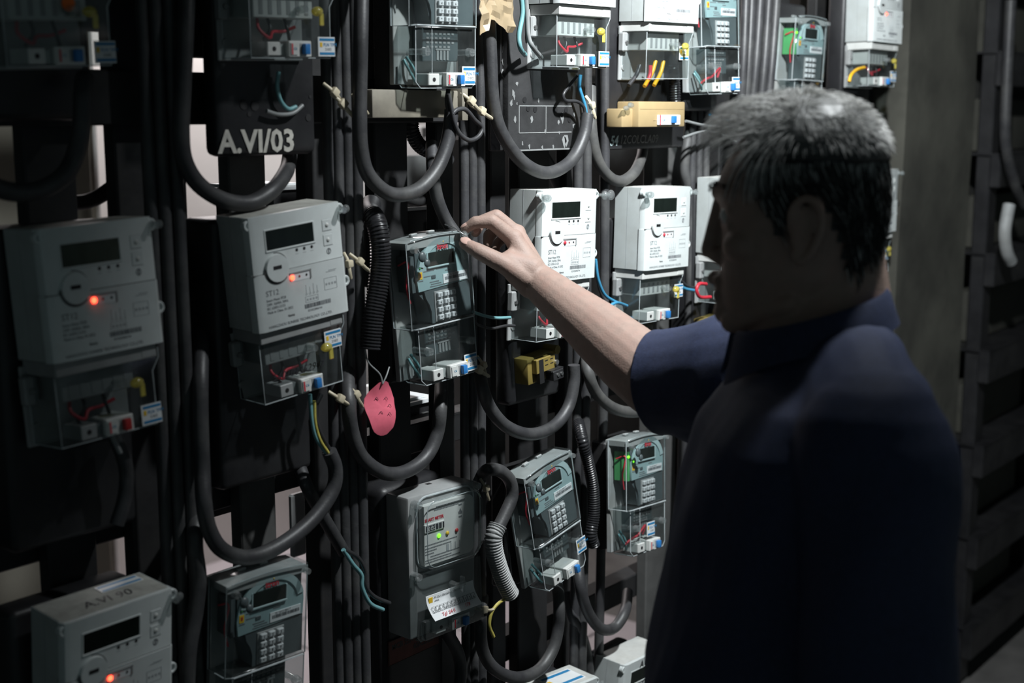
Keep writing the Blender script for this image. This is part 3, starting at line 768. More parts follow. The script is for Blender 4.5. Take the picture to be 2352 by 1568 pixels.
    def bars(b):
        rr = random.Random(5); x = 0.008
        while x < 0.048:
            w = rr.choice((0.0006, 0.0010, 0.0014)); box(b, x, x + w, 0.0062, 0.0067, -0.0605, -0.0565); x += w + rr.choice((0.0006, 0.0010))
    mt.p('barcode', 'it_bars', bars, M_INK, st)
    mt.t('32 1612 054 7', 0.0040, M_INK, 0.012, 0.0064, -0.0558, st)
    # keys
    kb = mt.p('key_bed', 'it_bed', lambda b: box(b, -0.013, 0.027, 0.0072, 0.009, -0.1145, -0.0735, 0.0005, 1), M_GREYP, pn)
    nums = '123456789*0#'
    for q in range(12):
        cx, cz = -0.0055 + (q % 3) * 0.0125, -0.0785 - (q // 3) * 0.0100
        kk = link('key', mk('it_key', lambda b: box(b, -0.0046, 0.0046, -0.0035, 0.0015, -0.0033, 0.0033, 0.0008, 1), 35), M_KEY, kb, (cx, 0.0065, cz))
        text(nums[q], 0.0048, M_INKD, kk, (-0.0014, -0.0037, -0.0017))
    # left interior: green board, red wire
    mt.p('circuit_board', 'it_pcb', lambda b: box(b, -0.050, -0.044, 0.010, 0.036, -0.070, -0.022), M_LEDGD if green else M_PANEL)
    if green:
        mt.p('board_led', 'it_bled', lambda b: sphere(b, (-0.0475, 0.010, -0.030), 0.0030, (1.1, 0.8, 0.8), 10, 7), M_LEDG)
    mt.p('inner_lead', 'it_lead', lambda b: tube(b, catmull([(-0.054, 0.030, -0.034), (-0.050, 0.014, -0.030), (-0.053, 0.018, -0.060), (-0.046, 0.020, -0.085)], 5), 0.0013, 6), M_WRED, smooth=70)
    # terminal section
    def cov2(b):
        prism(b, [(-hw + 0.010, -IH + 0.001), (hw - 0.001, -IH + 0.001), (hw - 0.001, -IT_ + 0.008), (hw - 0.008, -IT_), (-hw + 0.018, -IT_), (-hw + 0.010, -IT_ + 0.008)], 0.005, ID - 0.006, caps=(True, False))
        es = [e for e in b.edges if abs(e.verts[0].co.y - 0.005) < 1e-6 and abs(e.verts[1].co.y - 0.005) < 1e-6]
        bmesh.ops.bevel(b, geom=es, offset=0.003, segments=2, profile=0.5, affect='EDGES')
    cv2 = mt.p('terminal_cover', 'it_tcover', cov2, M_CLEARD, smooth=50)
    def rim2(b):
        tube(b, [(-hw + 0.010, 0.006, -IH), (-hw + 0.010, 0.006, -IT_ + 0.008), (-hw + 0.018, 0.006, -IT_), (hw - 0.008, 0.006, -IT_), (hw - 0.001, 0.006, -IT_ + 0.008), (hw - 0.001, 0.006, -IH)], 0.0007, 5)
        tube(b, [(-hw + 0.010, ID - 0.006, -IH), (-hw + 0.010, ID - 0.006, -IT_ + 0.008), (-hw + 0.018, ID - 0.006, -IT_), (-hw + 0.018, 0.006, -IT_)], 0.0007, 5)
        tube(b, [(-0.022, 0.0045, -IH), (-0.022, 0.0045, -IT_ + 0.003)], 0.0006, 5)
    mt.p('cover_edge_highlight', 'it_rim2', rim2, M_RIM, cv2)
    tb = mt.p('terminal_block', 'it_tblock', lambda b: box(b, -0.024, 0.040, 0.020, ID, -0.162, -IH - 0.002, 0.001, 1), M_PANEL)
    def emb(b):
        for j in range(4):
            for q in range(7 - j % 2):
                box(b, -0.018 + q * 0.0075, -0.0135 + q * 0.0075, 0.0192, 0.0202, -0.128 - j * 0.0055, -0.1255 - j * 0.0055)
        for q in (0.000, 0.006, 0.012, 0.018): box(b, q, q + 0.0035, 0.0188, 0.0202, -0.160, -0.148)
        box(b, -0.002, 0.024, 0.0188, 0.0202, -0.1475, -0.1455)
    mt.p('raised_print', 'it_emb', emb, M_GREYP, tb)
    for k, x in enumerate((-0.036, 0.044)):
        mt.p('cover_screw', 'it_scr%d' % k, lambda b: (cyl(b, (x, 0.005, -0.150), (x, -0.003, -0.150), 0.0060, 0.0052, 14), cyl(b, (x - 0.0, 0.030, -0.150), (x, 0.005, -0.150), 0.0042, 0.0042, 12), box(b, x - 0.004, x + 0.004, -0.0038, -0.003, -0.1506, -0.1494), box(b, x - 0.0006, x + 0.0006, -0.0038, -0.003, -0.154, -0.146)), M_SEAL, cv2)
    if brk:
        breaker(mt, -0.030, -0.002, -0.1925, 1, toggle=toggle, red=red)
    if low_stick:
        sticker(mt, stick[0], 0.0025, stick[1], 0.024, 0.024)
    if red_lead:
        mt.p('red_lead', 'it_rl', lambda b: tube(b, catmull([(-0.045, 0.02, -0.178), (-0.030, 0.016, -0.170), (-0.018, 0.012, -0.166), (-0.008, 0.010, -0.158), (0.006, 0.012, -0.153), (0.004, 0.016, -0.168)], 5), 0.0021, 7), M_WRED, smooth=70)
    mt.p('blue_lead', 'it_bl', lambda b: (tube(b, catmull([(-0.048, 0.03, -0.160), (-0.044, 0.02, -0.178), (-0.034, 0.024, -0.188)], 5), 0.002, 7), tube(b, catmull([(-0.040, 0.034, -0.156), (-0.034, 0.026, -0.172), (-0.026, 0.03, -0.186)], 5), 0.002, 7)), M_WGRN if low_stick else M_WBLK, smooth=70)
    # corner fastenings and seals
    mt.p('corner_seal', 'it_cs1', lambda b: cyl(b, (-0.050, 0.004, -0.012), (-0.050, -0.004, -0.013), 0.0050, 0.0042, 12), M_SEAL, cv)
    mt.p('corner_seal', 'it_cs2', lambda b: cyl(b, (0.053, 0.002, -0.008), (0.053, -0.005, -0.008), 0.0042, 0.0036, 12), M_SEAL, cv)
    if dark_seal:
        mt.p('seal', 'it_ds', lambda b: (sphere(b, (-0.043, -0.006, -0.022), 0.0062, (1, 0.6, 1.15), 10, 7), sphere(b, (-0.036, -0.007, -0.031), 0.0050, (1, 0.6, 1.1), 10, 7), tube(b, [(-0.048, -0.003, -0.012), (-0.046, -0.006, -0.018)], 0.0008, 5)), M_PANEL, cv)
    return mt

def old_meter(pose, label):
    """grey meter with a bulged clear window and a curved paper label"""
    mt = Meter('credit_meter', pose, label, 'meter', (0, 0.056, -0.201))
    w, h, d, T = 0.128, 0.106, 0.056, 0.201
    hw = w / 2
    bs = mt.u('base_box', lambda b: box(b, -hw, hw, 0.010, d, -T, 0.0, 0.004, 2), M_GREYP)
    mt.u('roof_hole', lambda b: box(b, 0.002, 0.010, 0.040, 0.046, -0.0005, 0.0005), M_HOLE, bs)
    def win(b):
        r = 0.018
        ol = arc(hw - 0.004 - r, -h + 0.002 + r, r, -90, 0, 5) + arc(hw - 0.004 - r, -0.004 - r, r, 0, 90, 5) + arc(-hw + 0.014 + r, -0.004 - r, r, 90, 180, 5) + arc(-hw + 0.014 + r, -h + 0.002 + r, r, 180, 270, 5)
        prism(b, ol, -0.010, 0.010, caps=(True, False))
        es = [e for e in b.edges if abs(e.verts[0].co.y + 0.010) < 1e-6 and abs(e.verts[1].co.y + 0.010) < 1e-6]
        bmesh.ops.bevel(b, geom=es, offset=0.006, segments=3, profile=0.5, affect='EDGES')
    wn = mt.u('clear_window', win, M_CLEAR, smooth=60)
    def wr(b):
        r = 0.018
        ol = arc(hw - 0.004 - r, -h + 0.002 + r, r, -90, 0, 5) + arc(hw - 0.004 - r, -0.004 - r, r, 0, 90, 5) + arc(-hw + 0.014 + r, -0.004 - r, r, 90, 180, 5) + arc(-hw + 0.014 + r, -h + 0.002 + r, r, 180, 270, 5)
        ol.append(ol[0])
        tube(b, [(x, 0.009, z) for x, z in ol], 0.0016, 6)
        cx, cz = 0.005, -h / 2
        tube(b, [(cx + (x - cx) * 0.93, -0.0085, cz + (z - cz) * 0.93) for x, z in ol], 0.0007, 5)
    mt.u('window_rim_highlight', wr, M_RIM, wn)
    fp = mt.u('faceplate', lambda b: prism(b, arc(hw - 0.024, -h + 0.018, 0.010, -90, 0, 4) + arc(hw - 0.024, -0.024, 0.010, 0, 90, 4) + [(-0.045, -0.014)] + [(-0.045, -h + 0.008)], -0.001, 0.0095), M_WHITE2)
    fy = -0.0014
    for k, (x, z, n) in enumerate(((-0.022, -0.0195, 20), (-0.026, -0.0235, 17), (-0.044, -0.0700, 22), (-0.044, -0.0745, 18), (-0.044, -0.0785, 8), (-0.044, -0.0825, 6), (-0.034, -0.0870, 20), (-0.044, -0.0910, 18), (-0.044, -0.0945, 24))):
        mt.u('print_line', lambda b: [box(b, x + j * 0.0028, x + j * 0.0028 + 0.0020, fy, fy + 0.0006, z, z + 0.0015) for j in range(n)], M_INK, fp)
    mt.t('SMART METER', 0.0062, M_REDP, -0.044, fy, -0.0360, fp, bold=0.00015, sx=0.9)
    rg = mt.u('register', lambda b: box(b, -0.0455, -0.008, -0.003, 0.001, -0.0510, -0.0395, 0.0006, 1), M_WHITE2, fp)
    mt.u('register_wheel', lambda b: [box(b, -0.0438 + k * 0.0062, -0.0388 + k * 0.0062, -0.0036, -0.002, -0.0492, -0.0412, 0.0004, 1) for k in range(5)] + [box(b, -0.0120, -0.0095, -0.0036, -0.002, -0.0492, -0.0412)], M_INKD, rg)
    mt.t('00152', 0.0068, M_WHITE2, -0.0430, -0.0040, -0.0478, rg)
    for k, (x, mm) in enumerate(((-0.018, M_LEDG), (-0.002, M_YELP), (0.016, M_RED))):
        mt.u('pilot_led', lambda b: sphere(b, (x, fy - 0.0005, -0.0600), 0.0030, (1, 0.6, 1), 12, 8), mm, fp)
    mt.u('arrow_mark', lambda b: (prism(b, [(0.022, -0.034), (0.026, -0.034), (0.024, -0.030)], fy, fy + 0.0006), box(b, 0.0205, 0.0275, fy, fy + 0.0006, -0.038, -0.0345), box(b, 0.021, 0.027, fy, fy + 0.0006, -0.026, -0.024), box(b, 0.021, 0.027, fy, fy + 0.0006, -0.043, -0.041)), M_INK, fp)
    mt.u('wiring_print', lambda b: [box(b, -0.004 + k * 0.0085, -0.004 + k * 0.0085 + (0.005 if k == 0 else 0.0012), fy, fy + 0.0006, -0.0850, -0.0755) for k in range(4)], M_INKL, fp)
    # corner screws
    for x, z in ((-hw + 0.008, -h - 0.004), (hw - 0.004, -0.006), (-hw + 0.010, -0.010)):
        mt.u('corner_screw', lambda b: (cyl(b, (x, 0.012, z), (x, -0.003, z), 0.0062, 0.0050, 12), sphere(b, (x - 0.004, -0.001, z - 0.003), 0.0042, (1, 1, 1.3), 8, 6)), M_SEAL, bs)
    # clear terminal cover
    def cov(b):
        prism(b, [(-hw + 0.002, -h - 0.002), (hw - 0.002, -h - 0.002), (hw + 0.002, -T + 0.006), (hw - 0.004, -T - 0.001), (-hw + 0.008, -T - 0.001), (-hw + 0.002, -T + 0.006)], -0.002, 0.011, caps=(True, False))
        box(b, -hw + 0.008, hw - 0.004, -0.012, -0.002, -T + 0.002, -T + 0.030, 0.003, 2)
    cv = mt.u('terminal_cover', cov, M_CLEARD, smooth=40)
    def lab(b):
        n = 10; rows = []
        for k in range(n + 1):
            t = k / n
            z = -0.140 - 0.030 * t
            yy = 0.0 - 0.018 * t * t - 0.003
            rows.append([V(-0.046, yy, z), V(0.046, yy, z), V(0.046, yy + 0.0005, z + 0.0003), V(-0.046, yy + 0.0005, z + 0.0003)])
        rings_loft(b, rows)
    pl_ = mt.u('paper_label', lab, M_PAPER, smooth=40)
    pl_['label'] = 'curved white paper label with boxed digits and red handwriting'
    def on(x, t):  # point on the label
        return (x, -0.0215 * t * t - 0.0042, -0.140 - 0.030 * t)
    mt.u('emblem', lambda b: box(b, -0.042, -0.035, -0.0052, -0.0042, -0.1500, -0.1425), M_YELP, pl_)
    mt.t('PT PLN (PERSERO) WILAYAH', 0.0042, M_INK, -0.032, -0.0048, -0.1455, pl_)
    mt.t('AREA', 0.0036, M_INK, -0.032, -0.0055, -0.1500, pl_)
    for k, ch in enumerate('54180031526'):
        x = -0.042 + k * 0.0076
        mt.u('digit_box', lambda b: [tube(b, [(x, -0.0098, -0.1545), (x + 0.0066, -0.0098, -0.1545), (x + 0.0066, -0.0135, -0.1615), (x, -0.0135, -0.1615), (x, -0.0098, -0.1545)], 0.0003, 4)], M_INK, pl_)
        text(ch, 0.0062, M_INKD, pl_, (x + 0.0014, -0.0140, -0.1606), rot=(rad(65), 0, 0))
    text('Tgl: 24-5', 0.0070, M_REDP, pl_, (-0.030, -0.0195, -0.1672), rot=(rad(52), 0, 0), shear=0.3)
    text('178', 0.0070, M_REDP, pl_, (0.014, -0.0192, -0.1665), rot=(rad(52), 0, 0), shear=0.3)
    mt.u('wing_seal', lambda b: (box(b, 0.000, 0.022, -0.014, -0.011, -0.138, -0.131, 0.001, 1), box(b, 0.010, 0.014, -0.020, -0.012, -0.145, -0.122, 0.001, 1), cyl(b, (0.006, 0.0, -0.136), (0.006, -0.012, -0.136), 0.006, 0.005, 10)), M_SEAL, cv)
    breaker(mt, -0.034, -0.014, -0.195, 1)
    return mt

METERS = {}
def S(k, *a, **kw): METERS[k] = smart_meter(*a, **kw)
def K(k, *a, **kw): METERS[k] = keypad_meter(*a, **kw)
S('T0', (0.765, -0.088, 1.866, -2.5, 0.5, 2.0), 'smart meter with a round orange sticker above the thick drooping cable', seals=(), orange=True, led=False)
S('T1', (1.054, -0.109, 1.882, -1.5, 1.0, -0.8), 'smart meter mounted above the lettering A.VI/03', led=False)
S('T3', (1.627, -0.104, 1.886, -0.6, 0.7, -1.4), 'brightly lit white smart meter above the chipped plate with drilled holes', led=False)
S('T4', (1.872, -0.100, 1.874, -0.9, 1.5, -2.5), 'brightly lit white smart meter above the beige breaker box', led=False, brk=False, stick=(0.024, -0.192), red_wire=False)
S('T7', (2.690, -0.102, 1.874, 0.6, -1.0, -2.0), 'shaded white smart meter with a red pilot light beside the stained pillar', seals=('r',), stick=(0.032, -0.212))
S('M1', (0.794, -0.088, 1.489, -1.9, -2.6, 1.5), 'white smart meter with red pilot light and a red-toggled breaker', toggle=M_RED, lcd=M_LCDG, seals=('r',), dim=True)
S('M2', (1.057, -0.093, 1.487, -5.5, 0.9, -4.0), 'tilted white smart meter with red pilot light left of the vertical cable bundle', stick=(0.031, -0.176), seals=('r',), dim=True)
S('M4', (1.601, -0.093, 1.486, 1.6, 0.4, -0.3), 'bright white smart meter right of the hand', led=False, yellow_seal=False)
S('M5', (1.888, -0.084, 1.477, 1.5, 0.2, -1.0), 'bright white smart meter with a blue wire looping at its left side', led=False, seals=('L', 'r'), stick=(0.036, -0.186), red_wire=False)
S('M6', (2.134, -0.091, 1.485, 0, 0, 0), "white smart meter partly hidden behind the man's face", led=False, seals=('r',))
S('M7', (2.735, -0.095, 1.478, 0.6, 0, 0), "white smart meter showing behind the back of the man's head", led=False, seals=('r',), stick=(0.024, -0.195))
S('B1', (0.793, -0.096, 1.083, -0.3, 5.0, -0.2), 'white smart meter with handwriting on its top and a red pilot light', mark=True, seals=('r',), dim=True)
S('B6', (1.636, -0.080, 0.690, 5.0, 5.0, -1.5), 'white smart meter with a blue-barred sticker on its top', led=False, seals=('r',))
S('B7', (1.850, -0.080, 0.672, 4.0, 4.0, 1.0), "grey-white smart meter marked A6 beside the man's hip", led=False, seals=('r',))
K('M3', (1.320, -0.086, 1.438, -3.5, -1.3, -3.5), 'clear-covered keypad meter whose top corner seal is held by the hand')
K('B2', (1.005, -0.092, 1.058, 0.8, 4.0, -4.0), 'clear-covered keypad meter under the drooping cable loop, left of the vertical cables', brk=False)
K('B4', (1.566, -0.084, 1.076, -10.0, -2.5, -0.4), 'crooked dusty keypad meter beside the pale corrugated conduit', stick=(0.036, -0.170))
K('B5', (1.829, -0.090, 1.069, 4.0, -4.0, 1.0), "keypad meter with a lit green lamp and a red wire near the man's arm", green=True, red=True, red_lead=True, stick=(-0.004, -0.170))
K('T2', (1.326, -0.094, 1.826, -1.0, 1.5, -5.0), 'clear-covered keypad meter above the dusty cream rail', red=True, dark_seal=False)
K('T5', (2.033, -0.090, 1.826, -1.1, -2.0, -1.4), "keypad meter with a red wire above the man's forelock", red_lead=True, dark_seal=False)
K('T6', (2.400, -0.080, 1.776, 1.0, 1.5, -2.0), "dark keypad meter with a green lamp above the man's hair", green=True, dark_seal=False, low_stick=False)
METERS['B3'] = old_meter((1.327, -0.086, 1.088, 0.3, -0.7, -4.0), 'grey meter with a bulged clear window, green lamp and a curved paper label')

# handwriting and stickers on single meters
m = METERS['B1']
text('A.VI 90', 0.020, M_INKD, m.root, Vector((-0.030, 0.018, 0.0007)) - m.B, rot=(0, 0, 0), name='handwriting', shear=0.2)
s_ = m.u('top_sticker', lambda b: box(b, 0.005, 0.058, 0.040, 0.056, 0.0004, 0.0010), M_PAPER)
m.u('blue_bar', lambda b: (box(b, 0.007, 0.056, 0.041, 0.044, 0.0010, 0.0013), box(b, 0.007, 0.056, 0.051, 0.054, 0.0010, 0.0013)), M_BLUEP, s_)
m = METERS['B6']
s_ = m.u('top_sticker', lambda b: box(b, -0.030, 0.050, 0.012, 0.052, 0.0004, 0.0010), M_PAPER)
m.u('blue_bar', lambda b: (box(b, -0.027, 0.047, 0.015, 0.021, 0.0010, 0.0013), box(b, -0.027, 0.047, 0.043, 0.049, 0.0010, 0.0013)), M_BLUEP, s_)
m.u('emblem', lambda b: box(b, -0.026, -0.018, 0.026, 0.036, 0.0010, 0.0013), M_YELP, s_)
m = METERS['B7']
m.t('A 6', 0.018, M_INKD, -0.020, -0.0006, -0.016, bold=0.0004, name='handwriting')
m = METERS['M2']
m.t('540101352947', 0.013, M_INKD, -0.050, 0.0085, -0.197, name='handwriting', shear=0.35, rz=0.0)
m = METERS['T7']

# ------------------------------------------------------------------ black mounting boxes behind the meters
def mount_box(k, label, x0, x1, ztop, zbot, yf, yb, m_=M_BLACK, bev=0.008):
    O = METERS[k].O
    r = tag(link('mounting_box', None, loc=(O.x, yb, O.z + zbot)), label, 'box')
    o = new('box_shell', lambda b: box(b, x0, x1, yf - yb, 0, 0, ztop - zbot, bev, 3), m_, r)
    return r
ax0, ax1 = PY(500, 340, -0.043).x, PY(731, 340, -0.043).x
mA = mount_box('T1', 'black mounting box lettered A.VI/03 in white', ax0 - 1.054, ax1 - 1.054, 0.01, PY(615, 357, -0.043).z - 1.882, -0.043, -0.016, bev=0.010)
zb = PY(615, 357, -0.043).z
def onA(px, py, dy=-0.0435):
    p = PY(px, py, dy); return Vector((p.x - 1.054, dy + 0.016, p.z - zb))
text('A.VI/03', 0.0365, M_CHALK, mA, onA(503, 351, -0.0442), bold=0.0010, sx=1.05)
for px, py, r in ((708, 270, 0.0045), (712, 222, 0.002), (560, 240, 0.006), (585, 243, 0.006), (572, 262, 0.003)):
    c = onA(px, py, -0.0432)
    new('drilled_hole', lambda b: cyl(b, c, c + V(0, -0.0006, 0), r, r, 12), M_HOLE, mA)
mount_box('T0', 'black mounting box behind the smart meter with the orange sticker', -0.075, 0.075, 0.01, -0.275, -0.026, 0.004)
mount_box('M1', 'black mounting box behind the smart meter with the red toggle', -0.078, 0.076, -0.005, -0.345, -0.026, 0.028)
mount_box('M2', 'black mounting box behind the tilted white smart meter', -0.070, 0.076, -0.01, -0.335, -0.030, 0.028)
mount_box('B1', 'black mounting box behind the smart meter with handwriting on top', -0.078, 0.076, -0.005, -0.345, -0.012, 0.028)
bx = mount_box('B3', 'deep black mounting box behind the grey meter with the bulged window', -0.068, 0.060, 0.006, -0.42, -0.028, 0.028, bev=0.014)
mount_box('M4', 'black mounting box below the bright meter right of the hand', -0.068, 0.060, -0.05, -0.325, -0.031, 0.0)
mount_box('M5', 'black mounting box behind the meter with the looping blue wire', -0.066, 0.060, -0.05, -0.270, -0.022, 0.0)
mount_box('M6', "black mounting box behind the meter at the man's face", -0.070, 0.065, -0.02, -0.30, -0.029, 0.02)
mount_box('M7', "black mounting box behind the meter at the back of the man's head", -0.070, 0.065, -0.02, -0.30, -0.033, 0.02)
mount_box('T5', "black mounting box above the man's forelock", -0.040, 0.062, 0.01, -0.225, -0.041, 0.0)
mount_box('T6', "black mounting box behind the dark keypad meter", -0.065, 0.066, 0.03, -0.24, -0.030, 0.0)
mount_box('T7', 'black mounting box beside the stained pillar', -0.070, 0.068, 0.01, -0.25, -0.040, 0.0)
mount_box('B7', "black mounting box beside the man's hip", -0.070, 0.068, -0.01, -0.3, 0.0, 0.028)
mount_box('B6', 'black mounting box behind the meter with a sticker on top', -0.070, 0.068, -0.01, -0.3, 0.0, 0.028)
for k, lab in (('M3', 'dark backing board behind the meter held by the hand'), ('T2', 'dark backing board behind the upper keypad meter'), ('B2', 'dark backing board behind the keypad meter under the drooping cable'),
               ('B4', 'dark backing board behind the crooked keypad meter'), ('B5', 'dark backing board behind the keypad meter with the green lamp')):
    O = METERS[k].O
    o = new('backing_board', lambda b: box(b, -0.045, 0.05, 0, 0.03, -0.20, -0.012, 0.003, 1), M_BOARD, None, (O.x, -0.033, O.z))
    tag(o, lab, 'board')

# chipped plate under T3
p0, p1, p2 = PY(1180, 170, -0.040), PY(1345, 345, -0.040), PY(1166, 345, -0.040)
x0 = PY(1168, 343, -0.040).x; x1 = p1.x; z0 = PY(1250, 345, -0.040).z; z1 = METERS['T3'].O.z + 0.01
cp = tag(link('chipped_plate', None, loc=(x0, 0.0, z0)), 'black steel box with chipped paint and drilled holes, chalked 90541 on its side', 'box')
new('box_shell', lambda b: box(b, 0, x1 - x0, -0.040, 0.0, 0, z1 - z0, 0.003, 2), M_CHIP, cp)
def onC(px, py, e=0.0):
    p = PY(px, py, -0.0402 - e); return Vector((p.x - x0, p.y, p.z - z0))
for px, py, r in ((1205, 229, 0.0045), (1213, 249, 0.0045), (1229, 251, 0.0046), (1276, 253, 0.0045), (1300, 253, 0.0046), (1290, 264, 0.0036), (1308, 275, 0.0045)):
    c = onC(px, py)
    new('drilled_hole', lambda b: cyl(b, c, c + V(0, -0.0005, 0), r, r, 14), M_HOLE, cp)
rr = random.Random(9)
def chip(px, py, s):
    c = onC(px, py)
    def f(b):
        n = 9
        prism(b, [(c.x + s * (0.5 + rr.random()) * math.cos(2 * math.pi * k / n) * 0.6, c.z + s * (0.5 + rr.random()) * math.sin(2 * math.pi * k / n)) for k in range(n)], c.y - 0.0004, c.y + 0.0002)
    new('paint_chip', f, M_CHIPW, cp)
for px, py, s in ((1221, 275, .006), (1291, 271, .007), (1283, 281, .004), (1300, 318, .009), (1296, 324, .008), (1178, 213, .005), (1181, 222, .004), (1174, 236, .005), (1187, 192, .004), (1183, 275, .004), (1252, 302, .003), (1284, 304, .002), (1216, 336, .004), (1245, 338, .003), (1318, 290, .005), (1319, 262, .003), (1237, 232, .003), (1187, 238, .002), (1200, 330, .003), (1270, 336, .003)):
    chip(px, py, s)
new('worn_edge', lambda b: box(b, 0.002, (x1 - x0) * 0.9, -0.0405, -0.038, 0.0, 0.0022), M_CHIPW, cp)
new('pressed_panel', lambda b: (lambda a, d: (box(b, a.x, d.x, -0.0408, -0.0398, a.z - 0.0006, a.z + 0.0006), box(b, a.x, d.x, -0.0408, -0.0398, d.z - 0.0006, d.z + 0.0006), box(b, a.x - 0.0006, a.x + 0.0006, -0.0408, -0.0398, d.z, a.z), box(b, (a.x + d.x) / 2 - 0.0005, (a.x + d.x) / 2 + 0.0005, -0.0408, -0.0398, d.z, a.z)))(onC(1192, 243), onC(1312, 303)), M_GREYP, cp)
# side board with the chalk number: faces along the wall
sb = tag(new('chalked_board', lambda b: box(b, PY(1120, 345, 0.0).x, x0 - 0.004, -0.030, -0.008, z0, z1 + 0.1, 0.002, 1), M_BLACK), 'black board chalked with the number 90541 beside the chipped plate', 'board')
q = PY(1161, 186, -0.0305)
text('90541', 0.028, M_CHALKD, sb, (q.x + 0.008, -0.0306, q.z), rot=(math.pi / 2, -math.pi / 2 + 0.10, 0), name='chalk_number', shear=0.1, sx=1.15)

# beige breaker box board under T4
tb0, tb1 = PY(1397, 345, -0.030), PY(1572, 345, -0.030)
T4z = METERS['T4'].O.z
hb = tag(link('breaker_board', None, loc=(tb0.x, 0.0, tb0.z)), 'black board with painted number under the beige breaker box', 'board')
new('board_shell', lambda b: box(b, 0, tb1.x - tb0.x, -0.030, 0.0, 0, T4z - tb0.z + 0.01, 0.006, 2), M_BLACK, hb)
a = PY(1397, 334, -0.0305)
text('54', 0.0215, M_CHALKB, hb, (0.004, -0.0308, a.z - tb0.z), name='painted_number', shear=0.25, bold=0.0006)
text('12COLCLA09', 0.0195, M_CHALKD, hb, (0.031, -0.0308, a.z - tb0.z + 0.002), name='painted_number', shear=0.2)
c0, c1, c2 = PY(1409, 292, -0.035), PY(1463, 292, -0.070), PY(1569, 292, -0.070)
zt = PY(1480, 233, -0.070).z; zm = PY(1440, 250, -0.05).z
bbx = tag(link('breaker_box', None, loc=(c1.x, -0.031, c1.z)), 'beige plastic breaker box with a blue toggle', 'breaker box')
wB = c2.x - c1.x; hB = zt - c1.z
new('case', lambda b: (box(b, 0, wB, -0.042, 0.0, 0, hB, 0.002, 2), box(b, -0.030, 0.002, -0.030, 0.0, 0.0, hB * 0.72, 0.002, 2), box(b, wB * 0.3, wB * 0.5, -0.0425, -0.042, hB * 0.25, hB * 0.3), box(b, 0.004, wB - 0.004, -0.0424, -0.042, hB * 0.70, hB * 0.71)), M_BEIGE, bbx)
xq = wB * 0.38
bk = new('breaker', lambda b: box(b, xq, xq + wB * 0.48, -0.0455, -0.042, 0.003, 0.019, 0.0006, 1), M_PAPER, bbx)
new('red_stripe', lambda b: box(b, xq + 0.004, xq + 0.0065, -0.0459, -0.0455, 0.003, 0.019), M_REDP, bk)
new('toggle', lambda b: box(b, xq + wB * 0.27, xq + wB * 0.34, -0.051, -0.0455, 0.006, 0.0175, 0.001), M_BLUE, bk)
text('C4', 0.006, M_WBLUE, bk, (xq + 0.012, -0.0460, 0.009))
new('seal', lambda b: (sphere(b, (-0.020, -0.040, hB * 0.85), 0.0055, (1.4, 0.8, 0.8), 10, 7), cyl(b, (-0.012, -0.032, hB * 0.8), (-0.010, -0.032, hB * 0.95), 0.003, 0.003, 8), sphere(b, (-0.030, -0.038, hB * 0.74), 0.0055, (1.4, 0.7, 0.7), 10, 7)), M_SEAL, bbx)

# yellow terminal blocks on the boards below M4 and M6
def yellow_block(px, py, Y, w, h, label, rz):
    p = PY(px, py, Y)
    r = tag(link('fuse_base', None, loc=p, rot=(0, rad(rz), 0)), label, 'fuse base')
    bs = new('resin_base', lambda b: (box(b, -w / 2, w / 2, -0.006, 0.0205, -h / 2, h / 2, 0.002, 2), cyl(b, (w / 2 + 0.003, 0.015, h / 2), (w / 2 + 0.003, -0.010, h / 2), 0.007, 0.007, 12), box(b, -w / 2 + 0.01, w / 2 - 0.012, -0.016, -0.006, -h * 0.1, h * 0.45, 0.001, 1)), M_YEL, r)
    new('dark_channel', lambda b: box(b, -w * 0.28, -w * 0.12, -0.0165, -0.010, -h * 0.5, h * 0.42), M_HOLE, bs)
    new('moulded_slot', lambda b: [box(b, -0.004 + k * 0.013, 0.003 + k * 0.013, -0.0165, -0.0155, z - 0.0006, z + 0.0006) for k in range(2) for z in (h * 0.32, h * 0.15)], M_HOLE, bs)
    new('contact_clamp', lambda b: (box(b, w * 0.05, w * 0.42, -0.026, -0.010, -h * 0.5, -h * 0.12, 0.001, 1), box(b, w * 0.0, w * 0.45, -0.024, -0.012, -h * 0.14, -h * 0.08)), M_BLACK, r)
    new('screw', lambda b: (cyl(b, (w * 0.33, -0.012, h * 0.12), (w * 0.33, -0.0195, h * 0.12), 0.004, 0.004, 12), cyl(b, (w * 0.2, -0.026, -h * 0.3), (w * 0.2, -0.0275, -h * 0.3), 0.003, 0.003, 10), cyl(b, (w * 0.34, -0.026, -h * 0.3), (w * 0.34, -0.0275, -h * 0.3), 0.003, 0.003, 10)), M_STEEL, r)
yellow_block(1237, 843, -0.051, 0.068, 0.040, 'yellow resin fuse base on the black box below the hand', -5)
yellow_block(1635, 750, -0.052, 0.060, 0.036, "yellow resin fuse base below the man's chin", -3)
